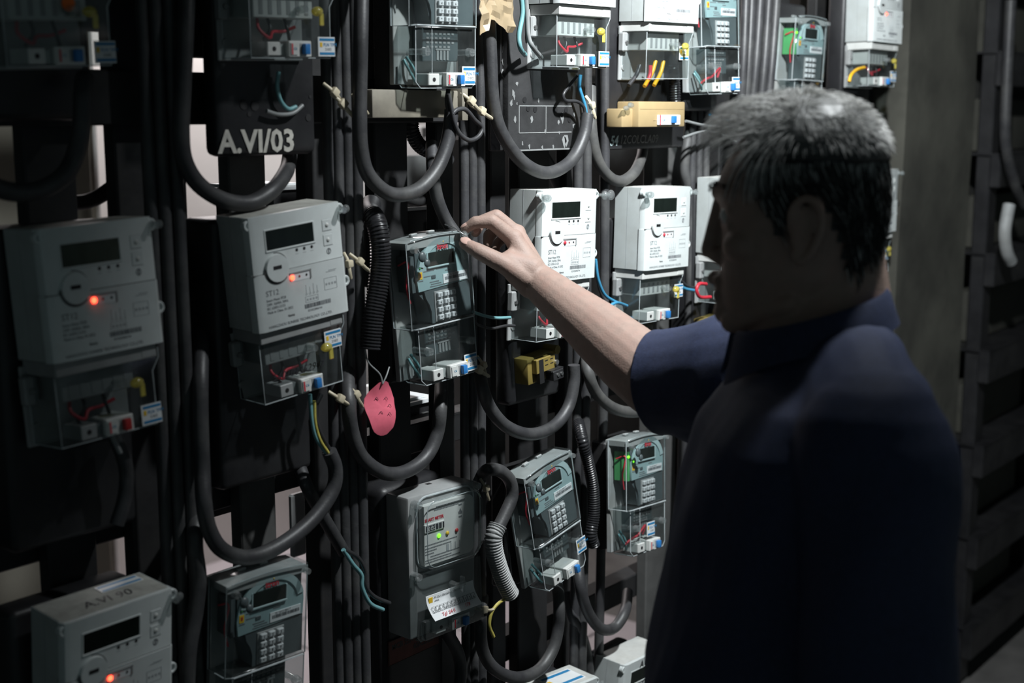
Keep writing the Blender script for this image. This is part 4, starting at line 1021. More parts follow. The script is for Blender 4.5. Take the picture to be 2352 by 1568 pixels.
# dark red notice under B3
p = PY(892, 1525, -0.030)
nt = tag(new('notice_plate', lambda b: (box(b, 0, 0.105, -0.0015, 0, 0, 0.036)), M_RUST, None, (PY(892, 1530, -0.0290).x, -0.0290, PY(892, 1530, -0.029).z)), 'dark red notice with worn lettering on the deep black box', 'notice')
text('MCB 25A', 0.011, M_INKD, nt, (0.006, -0.0017, 0.022), bold=0.0003)
text('03/CD25', 0.011, M_INKD, nt, (0.050, -0.0017, 0.010), bold=0.0003)
new('border', lambda b: (box(b, 0.0, 0.105, -0.0019, -0.0015, 0.0, 0.0008), box(b, 0, 0.105, -0.0019, -0.0015, 0.0352, 0.036), box(b, 0, 0.0008, -0.0019, -0.0015, 0, 0.036), box(b, 0.1042, 0.105, -0.0019, -0.0015, 0, 0.036), box(b, 0.056, 0.098, -0.0017, -0.0015, 0.020, 0.031)), M_PILLAR, nt)

o = tag(link('lead_seal', None, loc=PZ(1066, 540, 1.786)), 'small clear seal pinched between the thumb and forefinger', 'seal')
new('seal_shell', lambda b: sphere(b, (0, 0, 0), 0.0062, (1, 0.8, 1)), M_SEAL, o, smooth=180)
new('seal_core', lambda b: cyl(b, (0.0, 0, -0.003), (0.004, 0, 0.003), 0.0022, 0.0022, 8), M_GREYP, o)
# ------------------------------------------------------------------ cables, conduits, ties, wires
def cable(label, pts, Y, r, m_=M_CABLE, name='cable', group=None, seg=14, n=7, tail=None):
    P = []
    for k, q in enumerate(pts):
        P.append(PY(q[0], q[1], q[2] if len(q) > 2 else Y))
    C = catmull(P, n)
    def f(b):
        tube(b, C, r, seg)
    o = new(name, f, m_, smooth=60)
    tag(o, label, 'cable' if name != 'wire' else 'wire', group)
    return o
CR = 0.0095
cable('thick black cable drooping below the smart meter with the orange sticker', [(194, 178, -.045), (190, 215), (186, 300), (160, 385), (110, 428), (45, 442), (-20, 425), (-60, 380)], -0.062, CR)
cable('thick black cable looping below the box lettered A.VI/03', [(432, -120, -.04), (426, 60), (420, 200), (416, 300), (424, 370), (458, 425), (515, 460), (575, 466), (625, 437), (655, 398, -.03), (664, 368, -.005), (668, 330, .002)], -0.052, CR)
cable('thin black cable curving behind the boards left of the black box', [(150, 466), (200, 462), (245, 440), (280, 405), (300, 350)], 0.10, 0.009, M_BOARD)
cable('thick black cable looping below the upper keypad meter', [(832, -140, -.05), (829, 60), (827, 170), (826, 260), (829, 340), (845, 400), (885, 440), (925, 447), (968, 430), (1005, 385), (1028, 325), (1036, 268), (1037, 252)], -0.070, CR)
cable('thick black cable looping under the chipped plate', [(1122, -20), (1126, 120), (1132, 230), (1150, 300), (1190, 362), (1235, 393), (1275, 393), (1315, 365), (1340, 315), (1350, 262)], -0.066, CR)
cable('dusty cable looping under the painted number board', [(1356, 200, -.02), (1358, 290), (1370, 360), (1395, 402), (1425, 416), (1455, 398), (1472, 365, -.012), (1478, 335, .009)], -0.035, CR * 0.95, M_CABLED)
cable("dusty cable hanging left of the man's forehead", [(1592, 270, .0), (1578, 330), (1572, 390), (1580, 430), (1590, 480)], -0.01, CR * 0.9, M_CABLED)
cable('black cable running down to the seal being held', [(992, 330, .0), (994, 390), (1003, 450), (1022, 500), (1048, 540, -.03)], -0.02, CR * 0.95)
cable('black cable arching behind the loop of the upper keypad meter', [(930, 455, .06), (960, 462, .06), (985, 450, .06), (1010, 420, .08)], 0.06, 0.008, M_BOARD)
cable('thick black cable looping below the pink tag', [(798, 850, -.03), (800, 920), (808, 990), (832, 1050), (880, 1085), (930, 1083), (978, 1050), (1004, 995), (1012, 930), (1014, 880, -.02)], -0.060, CR)
cable('thick black cable looping below the black box with the fuse base', [(1098, 830, -.02), (1106, 880), (1125, 935), (1165, 980), (1220, 997), (1272, 978), (1305, 935), (1318, 880), (1318, 838)], -0.064, CR)
cable("thick dusty cable looping under the man's forearm", [(1345, 800, -.02), (1350, 850), (1368, 900), (1405, 935), (1450, 946), (1500, 935), (1530, 900, -.03)], -0.055, CR, M_CABLED)
cable('thick black cable drooping across the vertical cables below the tilted meter', [(756, 1036), (770, 1075), (766, 1120), (735, 1172), (688, 1220), (625, 1262), (565, 1280), (510, 1262), (480, 1215), (468, 1150), (464, 1070, -.055), (460, 960, -.05), (460, 860, -.04), (462, 770, .0), (458, 690, .09), (458, 640, .11)], -0.066, CR)
cable('black cable slanting behind the drooping cable', [(668, 990, .012), (680, 1040, .0), (700, 1105), (730, 1165), (765, 1225), (790, 1268)], -0.035, CR * 0.9)
cable('thick black cable rising beside the meter with handwriting on top', [(482, 1030, .11), (480, 1085, .085), (466, 1150, .0), (450, 1205, -.04), (448, 1260), (456, 1330), (448, 1410), (434, 1490), (428, 1600)], -0.05, CR)
cable('black cable hanging below the smart meter with the red toggle', [(262, 1000, -.05), (282, 1045), (291, 1095), (285, 1150), (268, 1205)], -0.055, CR * 0.85)
cable('thick black cable bending into the pale corrugated conduit', [(1104, 1092, -.02), (1122, 1078), (1150, 1082), (1172, 1105), (1176, 1140), (1160, 1180), (1144, 1212)], -0.070, CR)
cable('thick black cable looping below the crooked keypad meter', [(1108, 1370, -.03), (1104, 1430), (1108, 1490), (1135, 1535), (1185, 1556), (1235, 1540), (1268, 1495), (1282, 1440), (1284, 1380), (1278, 1330, -.02)], -0.060, CR)
cable('dusty cable looping below the keypad meter with the green lamp', [(1326, 1270, -.03), (1332, 1340), (1348, 1400), (1378, 1442), (1410, 1442), (1435, 1405), (1442, 1360, -.02)], -0.052, CR)
cable('black cable running down left of the lowest meters', [(1300, 1360, .0), (1318, 1420), (1345, 1490), (1358, 1600)], -0.02, CR)
cable('black cable running down beside the dark red notice', [(1022, 1445), (1050, 1495), (1058, 1540), (1052, 1610)], -0.040, CR)
cable('black cable crossing behind the crooked keypad meter', [(1190, 1380, .10), (1230, 1430, .11), (1280, 1450, .11), (1330, 1440, .12)], .06, 0.007)
cable('black cable slanting up behind the white smart meter right of the hand', [(1243, 350), (1262, 380), (1285, 432), (1300, 470)], 0.05, CR)

# vertical bundles between the meter columns
def riser(label, group, specs, Yb, r, m_=M_CABLE, z0=0.10, z1=2.45):
    for k, (px, dy) in enumerate(specs):
        x = PY(px, 600, Yb + dy).x
        rr_ = random.Random(int(specs[0][0] * 7))
        ph = rr_.random() * 6
        pts = []
        for j in range(13):
            z = z0 + (z1 - z0) * j / 12
            pts.append(V(x + 0.0022 * math.sin(z * 4.2 + ph), Yb + dy + 0.0015 * math.sin(z * 3.1 + ph * 2), z))
        C = catmull(pts, 3)
        o = new('riser_cable', lambda b: tube(b, C, r, 10), m_, smooth=60)
        tag(o, label, 'cable', group)
riser('black vertical cable in the bundle between the tilted smart meter and the held keypad meter', 'risers left of the held meter', [(758, 0.004), (779, -0.003), (801, -0.009), (822, -0.016)], -0.022, 0.0078)
riser('black vertical cable in the bundle right of the held keypad meter', 'risers right of the held meter', [(1066, 0.004), (1085, -0.003), (1103, -0.009)], -0.022, 0.0076)
riser('black vertical cable between the two brightest smart meters', 'risers between the bright meters', [(1325, 0.0), (1345, -0.008), (1386, 0.0)], -0.020, 0.0082)
riser('black vertical cable beside the smart meter with the red toggle', 'risers right of the red-toggled meter', [(350, 0.004), (381, -0.003), (412, -0.009)], -0.022, 0.0078)
riser("black vertical cable behind the man's forelock", 'risers behind the forelock', [(1598, 0.0), (1614, -0.006), (1583, 0.004)], -0.020, 0.0070)
def slant(label, a, c, Y, r):
    pts = [PY(a[0], a[1], Y), PY((a[0] + c[0]) / 2 + 3, (a[1] + c[1]) / 2, Y - 0.01), PY(c[0], c[1], Y)]
    C = catmull(pts, 6)
    tag(new('riser_cable', lambda b: tube(b, C, r, 10), M_CABLE, smooth=60), label, 'cable', 'slanting cables at the top right')
for k, (a, c) in enumerate((((1728, -40), (1704, 330)), ((1748, -40), (1718, 330)), ((1768, -40), (1736, 340)), ((1786, -40), (1752, 340)), ((1714, -40), (1694, 330)))):
    slant("slanting black cable between the keypad meters above the man's hair", a, c, -0.03 - 0.006 * (k % 2), 0.0085)

# corrugated conduits
def corr(label, pts, Y, r, m_, pitch=0.0042):
    P = catmull([PY(q[0], q[1], q[2] if len(q) > 2 else Y) for q in pts], 14)
    # resample evenly
    L = [0]
    for i in range(1, len(P)): L.append(L[-1] + (P[i] - P[i - 1]).length)
    total = L[-1]; n = int(total / (pitch / 4)); out = []; rs = []
    i = 0
    for k in range(n + 1):
        s = total * k / n
        while i < len(L) - 2 and L[i + 1] < s: i += 1
        t = (s - L[i]) / max(1e-9, L[i + 1] - L[i])
        out.append(P[i].lerp(P[i + 1], t)); rs.append(r * (1.0 if (k % 4) in (0, 1) else 0.87))
    o = new('corrugated_conduit', lambda b: tube(b, out, rs, 16), m_, smooth=50)
    return tag(o, label, 'conduit')
corr('black corrugated conduit left of the held keypad meter', [(852, 470, .02), (850, 486, -.02), (862, 505, -.05), (872, 545), (874, 600), (868, 660), (858, 720), (852, 775), (849, 802)], -0.062, 0.0138, M_CORR)
corr('black corrugated conduit beside the keypad meter with the green lamp', [(1328, 970, -.03), (1338, 1010), (1350, 1060), (1362, 1120), (1364, 1180), (1358, 1225), (1364, 1252)], -0.055, 0.0100, M_CORR)
corr('pale corrugated conduit hanging beside the crooked keypad meter', [(1144, 1206, -.068), (1133, 1235), (1138, 1275), (1152, 1320), (1166, 1352), (1174, 1366)], -0.068, 0.0135, M_CORRW)
corr('small black corrugated conduit above the beige breaker box', [(1546, 150), (1549, 190), (1551, 236)], -0.045, 0.0098, M_CORR)
corr('dusty corrugated conduit behind the loop of the upper keypad meter', [(948, 262, .06), (946, 300, .06), (965, 335, .06), (1005, 355, .06), (1030, 370, .06)], 0.06, 0.011, M_CORR)

# thin wires
def wire(label, pts, Y, r, m_): return cable(label, pts, Y, r, m_, 'wire', None, 7, 6)
wire('blue wire from the bright meter right of the hand to its neighbour', [(1368, 595), (1374, 640), (1388, 675), (1408, 690), (1425, 697, -.05)], -0.045, 0.0026, M_WBLUE)
wire('blue wire loop at the left side of the second bright meter', [(1440, 702, -.05), (1418, 695), (1402, 703), (1402, 720), (1415, 729), (1452, 731, -.05)], -0.062, 0.0026, M_WBLUE)
wire('black wire beside the blue wire between the bright meters', [(1370, 600), (1374, 650), (1385, 685), (1402, 712)], -0.035, 0.0024, M_WBLK)
wire('pale blue wire between the held meter and the bright meter', [(1086, 716), (1112, 725), (1140, 730), (1172, 729)], -0.052, 0.0024, M_WGRN)
wire('grey wire under the pale blue wire right of the held meter', [(1084, 730), (1098, 746), (1130, 754), (1160, 748), (1182, 748)], -0.050, 0.0022, M_WBLK)
wire("blue wire behind the man's chin", [(1558, 648), (1572, 662), (1595, 667)], -0.05, 0.0028, M_WBLUE)
wire("red wire loop beside the man's lips", [(1622, 652), (1606, 652), (1600, 666), (1608, 682), (1632, 682)], -0.07, 0.0032, M_WRED)
wire('black wire above the blue wire behind the chin', [(1560, 640), (1578, 656), (1600, 662)], -0.045, 0.0026, M_WBLK)
wire('pale blue wire at the left of the top bright meter', [(1196, -20), (1200, 30), (1192, 80), (1196, 112), (1206, 126, -.05)], -0.075, 0.0036, M_WGRN)
wire('black wire at the left of the top bright meter', [(1207, -20), (1211, 40), (1214, 85), (1225, 110), (1243, 132, -.05)], -0.078, 0.0036, M_WGRY)
wire('blue wire dropping below the top bright meter', [(1333, 172), (1331, 200), (1338, 225), (1344, 245), (1346, 266)], -0.060, 0.0030, M_WBLUE)
wire('black wire curling below the top bright meter', [(1325, 175), (1305, 200), (1294, 218), (1300, 231), (1325, 233), (1340, 245), (1345, 265)], -0.062, 0.0026, M_WBLK)
wire('grey wire loop hanging below the upper keypad meter', [(1030, 215), (1036, 245), (1045, 285), (1058, 310), (1080, 322), (1100, 312), (1107, 292), (1090, 275), (1070, 252), (1050, 252), (1038, 262)], -0.082, 0.0032, M_CABLE)
wire('black wire pair dropping from the upper keypad meter', [(1030, 205), (1027, 230), (1030, 256)], -0.075, 0.0032, M_WBLK)
for k, (a, mm, lab) in enumerate((((1494, 150, 1483, 196), M_WRED, 'red wire hanging out of the meter above the beige box'), ((1506, 140, 1480, 198), M_WYEL, 'first yellow wire hanging out of the meter above the beige box'), ((1524, 140, 1502, 196), M_WYEL, 'yellow wire nearest the small corrugated conduit above the beige box'), ((1470, 150, 1444, 196), M_WBLK, 'black wire hanging out of the meter above the beige box'))):
    wire(lab, [(a[0], a[1]), ((a[0] + a[2]) / 2 + 4, (a[1] + a[3]) / 2), (a[2], a[3])], -0.060, 0.0035, mm)
wire('pale green wire behind the box lettered A.VI/03', [(640, 165), (637, 200), (645, 232), (662, 250), (680, 245)], -0.052, 0.0026, M_WGRN)
wire('grey wire curling over the box lettered A.VI/03', [(612, 255), (640, 263), (672, 260), (695, 242)], -0.052, 0.0026, M_WGRY)
wire('blue and green wire entering the drooping cable below the tilted meter', [(712, 905), (716, 960), (724, 1000), (738, 1025), (752, 1042)], -0.066, 0.0026, M_WGRN)
wire('yellow-green wire entering the drooping cable below the tilted meter', [(722, 920), (724, 970), (735, 1010), (754, 1040)], -0.068, 0.0022, M_WYG)
wire('black wire entering the drooping cable below the tilted meter', [(738, 905), (724, 940), (734, 990), (760, 1038)], -0.064, 0.0030, M_WBLK)
wire('grey wire hanging at the end of the slanting cable', [(788, 1262), (810, 1295), (830, 1320), (832, 1350), (850, 1385), (880, 1400)], -0.06, 0.0030, M_WGRN)
wire('black wire hanging at the end of the slanting cable', [(792, 1262), (822, 1280), (838, 1310), (840, 1345), (860, 1370), (895, 1385)], -0.06, 0.0030, M_WBLK)
wire('yellow wire sticking out of the pale corrugated conduit', [(1166, 1372), (1145, 1385), (1130, 1405), (1124, 1435), (1134, 1462)], -0.066, 0.0026, M_WYG)
wire("orange wire inside the meter beside the stained pillar", [(1985, 155), (1968, 160), (1955, 172), (1950, 188)], -0.10, 0.0035, M_WYEL)
wire("pale wire behind the man's forelock", [(1575, 278), (1620, 288), (1680, 292)], -0.06, 0.0024, M_WGRY)
wire("second pale wire behind the man's forelock", [(1570, 315), (1610, 303), (1650, 305), (1690, 325)], -0.055, 0.0024, M_WGRY)
wire("blue wire behind the man's forelock", [(1630, 262), (1650, 272), (1690, 280)], -0.05, 0.0028, M_WBLUE)
wire('dark wire bundle below the meter with the red toggle', [(250, 985), (262, 1010), (276, 1040)], -0.075, 0.0028, M_WGRY)
wire('thin steel wire of the seal at the held meter', [(1022, 515, -.07), (1045, 524, -.09), (1060, 535, -.1), (1075, 545, -.105)], -0.08, 0.0008, M_STEEL)

# cable ties
def tie(px, py, Y, label, group, ang=35, s=1.0, two=False):
    c = PY(px, py, Y)
    r = tag(link('cable_tie', None, loc=c, rot=(0, rad(ang), 0)), label, 'cable tie', group)
    s *= 0.8
    new('tie_head', lambda b: box(b, -0.006 * s, 0.006 * s, -0.008, 0.0, -0.006 * s, 0.006 * s, 0.002), M_TIE, r)
    new('tie_tail', lambda b: tube(b, catmull([(-0.002, -0.003, 0), (0.012 * s, -0.006, -0.002), (0.024 * s, -0.006, -0.001)], 4), [0.0030 * s] * 8 + [0.0022 * s], 6), M_TIE, r, smooth=60)
    new('tie_band', lambda b: tube(b, [(-0.016 * s, 0.006, 0.002), (-0.008 * s, -0.001, 0), (0.0, -0.002, 0)], 0.0028 * s, 6), M_TIE, r, smooth=60)
TL1, TL2 = 'pale cable tie on the vertical cables beside the box lettered A.VI/03', 'pale cable ties beside A.VI/03'
tie(764, 212, -.045, TL1, TL2, 40, 1.1); tie(783, 238, -.05, TL1, TL2, 42, 1.2); tie(824, 236, -.055, TL1, TL2, 50, 0.9)
TL1, TL2 = 'pale cable tie on the vertical cables right of the upper keypad meter', 'pale cable ties right of the upper keypad meter'
tie(1078, 232, -.06, TL1, TL2, 38, 1.2); tie(1102, 255, -.06, TL1, TL2, 25, 1.2)
tie(1355, 242, -.06, 'pale cable tie at the end of the loop under the chipped plate', None, 70, 1.1)
TL1, TL2 = 'pale cable tie on the vertical cables beside the tilted smart meter', 'pale cable ties beside the tilted meter'
tie(797, 605, -.05, TL1, TL2, 85, 1.0); tie(822, 600, -.055, TL1, TL2, 40, 1.0)
TL1, TL2 = 'pale cable tie on the vertical cables below the tilted smart meter', 'pale cable ties below the tilted meter'
tie(777, 914, -.06, TL1, TL2, 32, 1.1); tie(814, 905, -.06, TL1, TL2, 60, 1.0)
TL1, TL2 = 'grey cable tie on the vertical cables at the foot of the held meter', 'grey cable ties at the held meter'
tie(1096, 848, -.06, TL1, TL2, 30, 1.2); tie(1106, 838, -.055, TL1, TL2, 70, 1.0)
tie(1108, 1398, -.06, 'grey cable tie beside the curved paper label', None, 10, 1.1)
tie(1112, 1120, -.06, 'grey cable tie at the corner of the grey meter', None, 75, 1.0)

# pink paper tag on a wire
tp = PY(881, 938, -0.075)
pt = tag(link('paper_tag', None, loc=tp), 'pink oval paper tag hanging below the black corrugated conduit', 'tag')
def tag_fn(b):
    n = 28; rows = []
    for ring in (0.0, 0.35, 0.7, 1.0):
        rows.append([(0.027 * ring * math.cos(2 * math.pi * k / n) * (1 + 0.05 * math.sin(5 * 2 * math.pi * k / n)), 0.036 * ring * math.sin(2 * math.pi * k / n)) for k in range(n)])
    def yy(x, z): return 0.004 * math.sin(z * 90) + 8.0 * x * x + 0.0018 * noise.noise(Vector((x * 120, z * 120, 2)))
    for side in (0, 1):
        off = side * 0.0006
        c = b.verts.new((0, yy(0, 0) + off, 0))
        prev = None
        for rw in rows[1:]:
            cur = [b.verts.new((x, yy(x, z) + off, z)) for x, z in rw]
            for k in range(n):
                j = (k + 1) % n
                if prev is None: b.faces.new((c, cur[k], cur[j]))
                else: b.faces.new((prev[k], cur[k], cur[j], prev[j]))
            prev = cur
new('paper', tag_fn, M_PINK, pt, smooth=80)
new('tie_wire', lambda b: (tube(b, catmull([(-0.002, -0.001, 0.033), (-0.004, 0.002, 0.046), (-0.016, 0.01, 0.062), (-0.020, 0.012, 0.080)], 5), 0.0012, 6), tube(b, catmull([(-0.002, -0.001, 0.033), (0.006, 0.0, 0.042), (0.016, 0.004, 0.052)], 5), 0.0011, 6)), M_WGRY, pt, smooth=70)
new('scribble', lambda b: [tube(b, catmull([(x, 0.004 * math.sin(z * 90) + 8 * x * x - 0.0016, z), (x + 0.003, 0.004 * math.sin(z * 90) + 8 * x * x - 0.0018, z + 0.002), (x + 0.006, 0.004 * math.sin(z * 90) + 8 * x * x - 0.0016, z - 0.002)], 4), 0.00035, 4) for x, z in ((-0.012, 0.014), (0.004, 0.012), (-0.010, -0.004), (0.004, -0.008), (0.008, 0.002))], M_INKD, pt)

# crumpled packing tape at the top
def tape(b):
    rr_ = random.Random(4)
    cols, rows = 12, 9
    a, c = PY(1102, -60, -0.092), PY(1180, 62, -0.092)
    g = []
    for j in range(rows + 1):
        row = []
        for i in range(cols + 1):
            u_, v_ = i / cols, j / rows
            low = 1.0 + (0.22 if u_ < 0.3 else 0.0) - 0.12 * math.sin(u_ * 5)
            x = a.x + (c.x - a.x) * u_ + 0.002 * rr_.random(); z = a.z + (c.z - a.z) * v_ * low
            row.append(b.verts.new((x, -0.092 + 0.010 * noise.noise(Vector((u_ * 5, v_ * 5, 3))) + 0.003 * rr_.random(), z)))
        g.append(row)
    for j in range(rows):
        for i in range(cols):
            b.faces.new((g[j][i], g[j][i + 1], g[j + 1][i + 1], g[j + 1][i]))
    bmesh.ops.solidify(b, geom=b.faces[:], thickness=0.0006)
o = tag(new('packing_tape', tape, M_TAPE, smooth=20), 'crumpled tan packing tape stuck beside the upper keypad meter', 'tape')
# ------------------------------------------------------------------ the man
def capsule(b, p0, r0, p1, r1, seg=16):
    p0, p1 = Vector(p0), Vector(p1)
    d = p1 - p0
    L = max(d.length, 1e-6); t = d / L
    pts, rs = [], []
    for k in range(5):
        a = math.pi / 2 * (1 - k / 4)
        pts.append(p0 - t * r0 * math.sin(a)); rs.append(max(r0 * math.cos(a), r0 * 0.02))
    for k in range(5):
        a = math.pi / 2 * (k / 4)
        pts.append(p1 + t * r1 * math.sin(a)); rs.append(max(r1 * math.cos(a), r1 * 0.02))
    tube(b, pts, rs, seg)

def chain(b, pts, seg=16):
    for (p0, r0), (p1, r1) in zip(pts[:-1], pts[1:]):
        capsule(b, p0, r0, p1, r1, seg)

def organic(name, fn, voxel, it=5, fac=0.5):
    bm = bmesh.new(); fn(bm)
    bmesh.ops.recalc_face_normals(bm, faces=bm.faces[:])
    me = bpy.data.meshes.new(name + '_src'); bm.to_mesh(me); bm.free()
    t = bpy.data.objects.new('tmp', me); COL.objects.link(t)
    m1 = t.modifiers.new('r', 'REMESH'); m1.mode = 'VOXEL'; m1.voxel_size = voxel; m1.use_smooth_shade = True
    m2 = t.modifiers.new('s', 'SMOOTH'); m2.factor = fac; m2.iterations = it
    dg = bpy.context.evaluated_depsgraph_get()
    out = bpy.data.meshes.new_from_object(t.evaluated_get(dg))
    bpy.data.objects.remove(t); bpy.data.meshes.remove(me)
    out.name = name
    out.shade_smooth()
    return out

Z3 = V(0, 0, 1)
RV = V(0.85, 0.53, 0).normalized(); FV = V(-0.53, 0.85, 0).normalized()
HD = V(-0.385, 0.923, 0).normalized(); HR = V(0.923, 0.385, 0).normalized()
H0 = PZ(1850, 525, 1.33)
NK = PZ(1880, 795, 1.33)
def hd(x, y, z): return H0 + HR * x + HD * y + Z3 * z
ROOT = V(NK.x, NK.y, 0.0)
man = tag(link('person', None, loc=ROOT), 'man in a navy polo shirt reaching out to the seal of a keypad meter', 'person')

# head levels: z, front, back, half width
LV = [(-0.101, 0.062, 0.000, 0.026), (-0.094, 0.076, -0.010, 0.038), (-0.083, 0.084, -0.024, 0.049), (-0.066, 0.0855, -0.044, 0.058), (-0.045, 0.086, -0.056, 0.065),
      (-0.020, 0.0860, -0.063, 0.069), (0.005, 0.0860, -0.067, 0.0715), (0.022, 0.0885, -0.069, 0.0725), (0.036, 0.0930, -0.070, 0.0735), (0.055, 0.0885, -0.069, 0.0740), (0.075, 0.079, -0.065, 0.0720),
      (0.091, 0.067, -0.058, 0.0660), (0.105, 0.051, -0.047, 0.0550), (0.116, 0.033, -0.034, 0.0400), (0.123, 0.013, -0.018, 0.0220), (0.126, 0.001, -0.008, 0.0060)]
def head_pt(t, z, off=0.0):
    for (z0, f0, b0, w0), (z1, f1, b1, w1) in zip(LV[:-1], LV[1:]):
        if z <= z1 or z1 == LV[-1][0]:
            k = min(1, max(0, (z - z0) / (z1 - z0)))
            f_, b_, w_ = f0 + (f1 - f0) * k, b0 + (b1 - b0) * k, w0 + (w1 - w0) * k
            break
    c, s = math.cos(t), math.sin(t)
    p = 0.86
    cy = math.copysign(abs(c) ** p, c); sx = math.copysign(abs(s) ** p, s)
    a = (f_ - b_) / 2 + off
    return ((w_ + off) * sx, (f_ + b_) / 2 - 0.004 + a * cy, z + off * (0.6 if z > 0.08 else 0))
NSEG = 36
def head_prims(b):
    rings_loft(b, [[hd(*head_pt(2 * math.pi * k / NSEG, z)) for k in range(NSEG)] for z, _, _, _ in LV])
    capsule(b, hd(0, 0.085, 0.026), 0.0075, hd(0, 0.0955, -0.024), 0.0085)
    for s in (-1, 1):
        capsule(b, hd(s * 0.003, 0.092, -0.026), 0.0075, hd(s * 0.013, 0.083, -0.030), 0.0075)
        capsule(b, hd(s * 0.008, 0.083, 0.036), 0.011, hd(s * 0.040, 0.068, 0.036), 0.010)
        sphere(b, hd(s * 0.044, 0.055, -0.014), 0.022, (1, 1, 0.8))
        capsule(b, hd(s * 0.016, 0.0765, 0.0215), 0.0062, hd(s * 0.045, 0.0680, 0.0205), 0.0058)
        capsule(b, hd(s * 0.018, 0.0770, 0.0035), 0.0056, hd(s * 0.044, 0.0680, 0.0045), 0.0056)
        capsule(b, hd(s * 0.055, 0.010, -0.068), 0.012, hd(s * 0.025, 0.066, -0.092), 0.013)
        # ear
        ec = hd(s * 0.078, -0.004, 0.004)
        mm = Matrix((HR, HD, Z3)).transposed() @ Matrix.Rotation(s * rad(-18), 3, 'Z')
        sphere(b, ec, 0.0255, (0.22, 0.55, 1.0), 16, 10, mm)
        pts = [hd(s * (0.078 + dx * 0.85), y * 0.84 - 0.004, z * 0.84 + 0.003) for y, z, dx in ((0.014, 0.002, 0.0), (0.015, 0.022, 0.004), (0.006, 0.036, 0.008), (-0.008, 0.038, 0.012), (-0.018, 0.026, 0.014), (-0.019, 0.008, 0.013), (-0.014, -0.010, 0.009), (-0.006, -0.026, 0.005), (0.004, -0.033, 0.002), (0.010, -0.024, 0.0))]
        chain(b, [(p, 0.0044) for p in catmull(pts, 2)], 8)
    capsule(b, hd(-0.016, 0.083, -0.053), 0.006, hd(0.016, 0.083, -0.053), 0.006)
    capsule(b, hd(-0.006, 0.0885, -0.052), 0.0075, hd(0.006, 0.0885, -0.052), 0.0075)
    capsule(b, hd(-0.013, 0.0815, -0.068), 0.0075, hd(0.013, 0.0815, -0.068), 0.0075)
    capsule(b, hd(-0.012, 0.0735, -0.084), 0.0145, hd(0.012, 0.0735, -0.084), 0.0145)

# limbs: pixel and depth give the joints their real places
RSH = NK + RV * 0.165 - FV * 0.005 + Z3 * (-0.045)
LSH = NK - RV * 0.170 - FV * 0.035 + Z3 * (-0.060)
REL = PZ(1512, 878, 1.635)
WR = PZ(1232, 645, 1.800)
LEL = LSH + V(0, 0, -0.275) - RV * 0.045 - FV * 0.01
LWR = LEL + V(0, 0, -0.235) + FV * 0.07
FING = {
 'index': [(1180, 550, 1.802, .0118), (1129, 508, 1.786, .0100), (1092, 510, 1.786, .0086), (1069, 526, 1.790, .0066)],
 'middle': [(1186, 538, 1.825, .0118), (1140, 497, 1.815, .0102), (1104, 509, 1.811, .0088), (1092, 534, 1.806, .0068)],
 'ring': [(1190, 546, 1.848, .0112), (1150, 517, 1.846, .0096), (1123, 540, 1.840, .0084), (1120, 560, 1.832, .0066)],
 'little': [(1194, 562, 1.868, .0100), (1161, 541, 1.869, .0084), (1141, 560, 1.862, .0074), (1138, 577, 1.854, .0060)],
 'thumb': [(1206, 638, 1.788, .0165), (1158, 607, 1.776, .0130), (1098, 576, 1.776, .0108), (1067, 559, 1.783, .0080)]}
def hand_prims(b):
    for k, js in FING.items():
        chain(b, [(PZ(x, y, z), r) for x, y, z, r in js], 14)
    W2 = PZ(1238, 655, 1.825); W1 = PZ(1230, 640, 1.795)
    for k, w_, rr_ in (('index', W1, .020), ('middle', W1.lerp(W2, .35), .022), ('ring', W1.lerp(W2, .7), .021), ('little', W2, .018)):
        x, y, z, r = FING[k][0]
        capsule(b, w_, rr_, PZ(x, y, z), r * 1.08)
    q = FING['thumb']
    capsule(b, PZ(1215, 620, 1.795), .022, PZ(1168, 598, 1.785), .0135)      # web and ball of the thumb
    capsule(b, PZ(1222, 650, 1.800), .022, PZ(1185, 625, 1.785), .0165)
    capsule(b, PZ(1195, 590, 1.80), .012, PZ(1172, 585, 1.790), .0085)
    for k in ('index', 'middle', 'ring', 'little'):                          # knuckles
        x, y, z, r = FING[k][0]
        sphere(b, PZ(x + 2, y - 3, z), r * 1.06)
def arm_prims(b):
    chain(b, [(RSH, .058), (RSH.lerp(REL, .5), .050), (REL, .0440), (PZ(1445, 822, 1.68), .0445), (PZ(1375, 762, 1.725), .0395), (PZ(1300, 700, 1.765), .0315), (PZ(1248, 657, 1.792), .0265), (PZ(1228, 640, 1.802), .0240)], 20)
    capsule(b, PZ(1495, 893, 1.63), .034, PZ(1430, 835, 1.68), .034)
    chain(b, [(LSH, .058), (LSH.lerp(LEL, .5), .050), (LEL, .043), (LEL.lerp(LWR, .3), .041), (LWR, .027)], 18)
    # left hand, hanging and slightly curled
    dn = (LWR - LEL).normalized()
    capsule(b, LWR, .024, LWR + dn * 0.085, .020)
    for k in range(4):
        o_ = FV * (0.026 - 0.017 * k)
        p1 = LWR + dn * 0.088 + o_; p2 = p1 + dn * (0.040 - 0.003 * abs(k - 1)) + RV * 0.006; p3 = p2 + dn * 0.024 + RV * 0.014; p4 = p3 + dn * 0.016 + RV * 0.016
        chain(b, [(LWR + dn * 0.045 + o_ * 0.8, .0115), (p1, .0105), (p2, .0092), (p3, .0082), (p4, .0068)], 10)
    chain(b, [(LWR + dn * 0.020 + FV * 0.016, .016), (LWR + dn * 0.055 + FV * 0.040 + RV * 0.012, .0115), (LWR + dn * 0.085 + FV * 0.044 + RV * 0.018, .0095), (LWR + dn * 0.105 + FV * 0.042 + RV * 0.022, .0075)], 10)
nz_ = NK.z
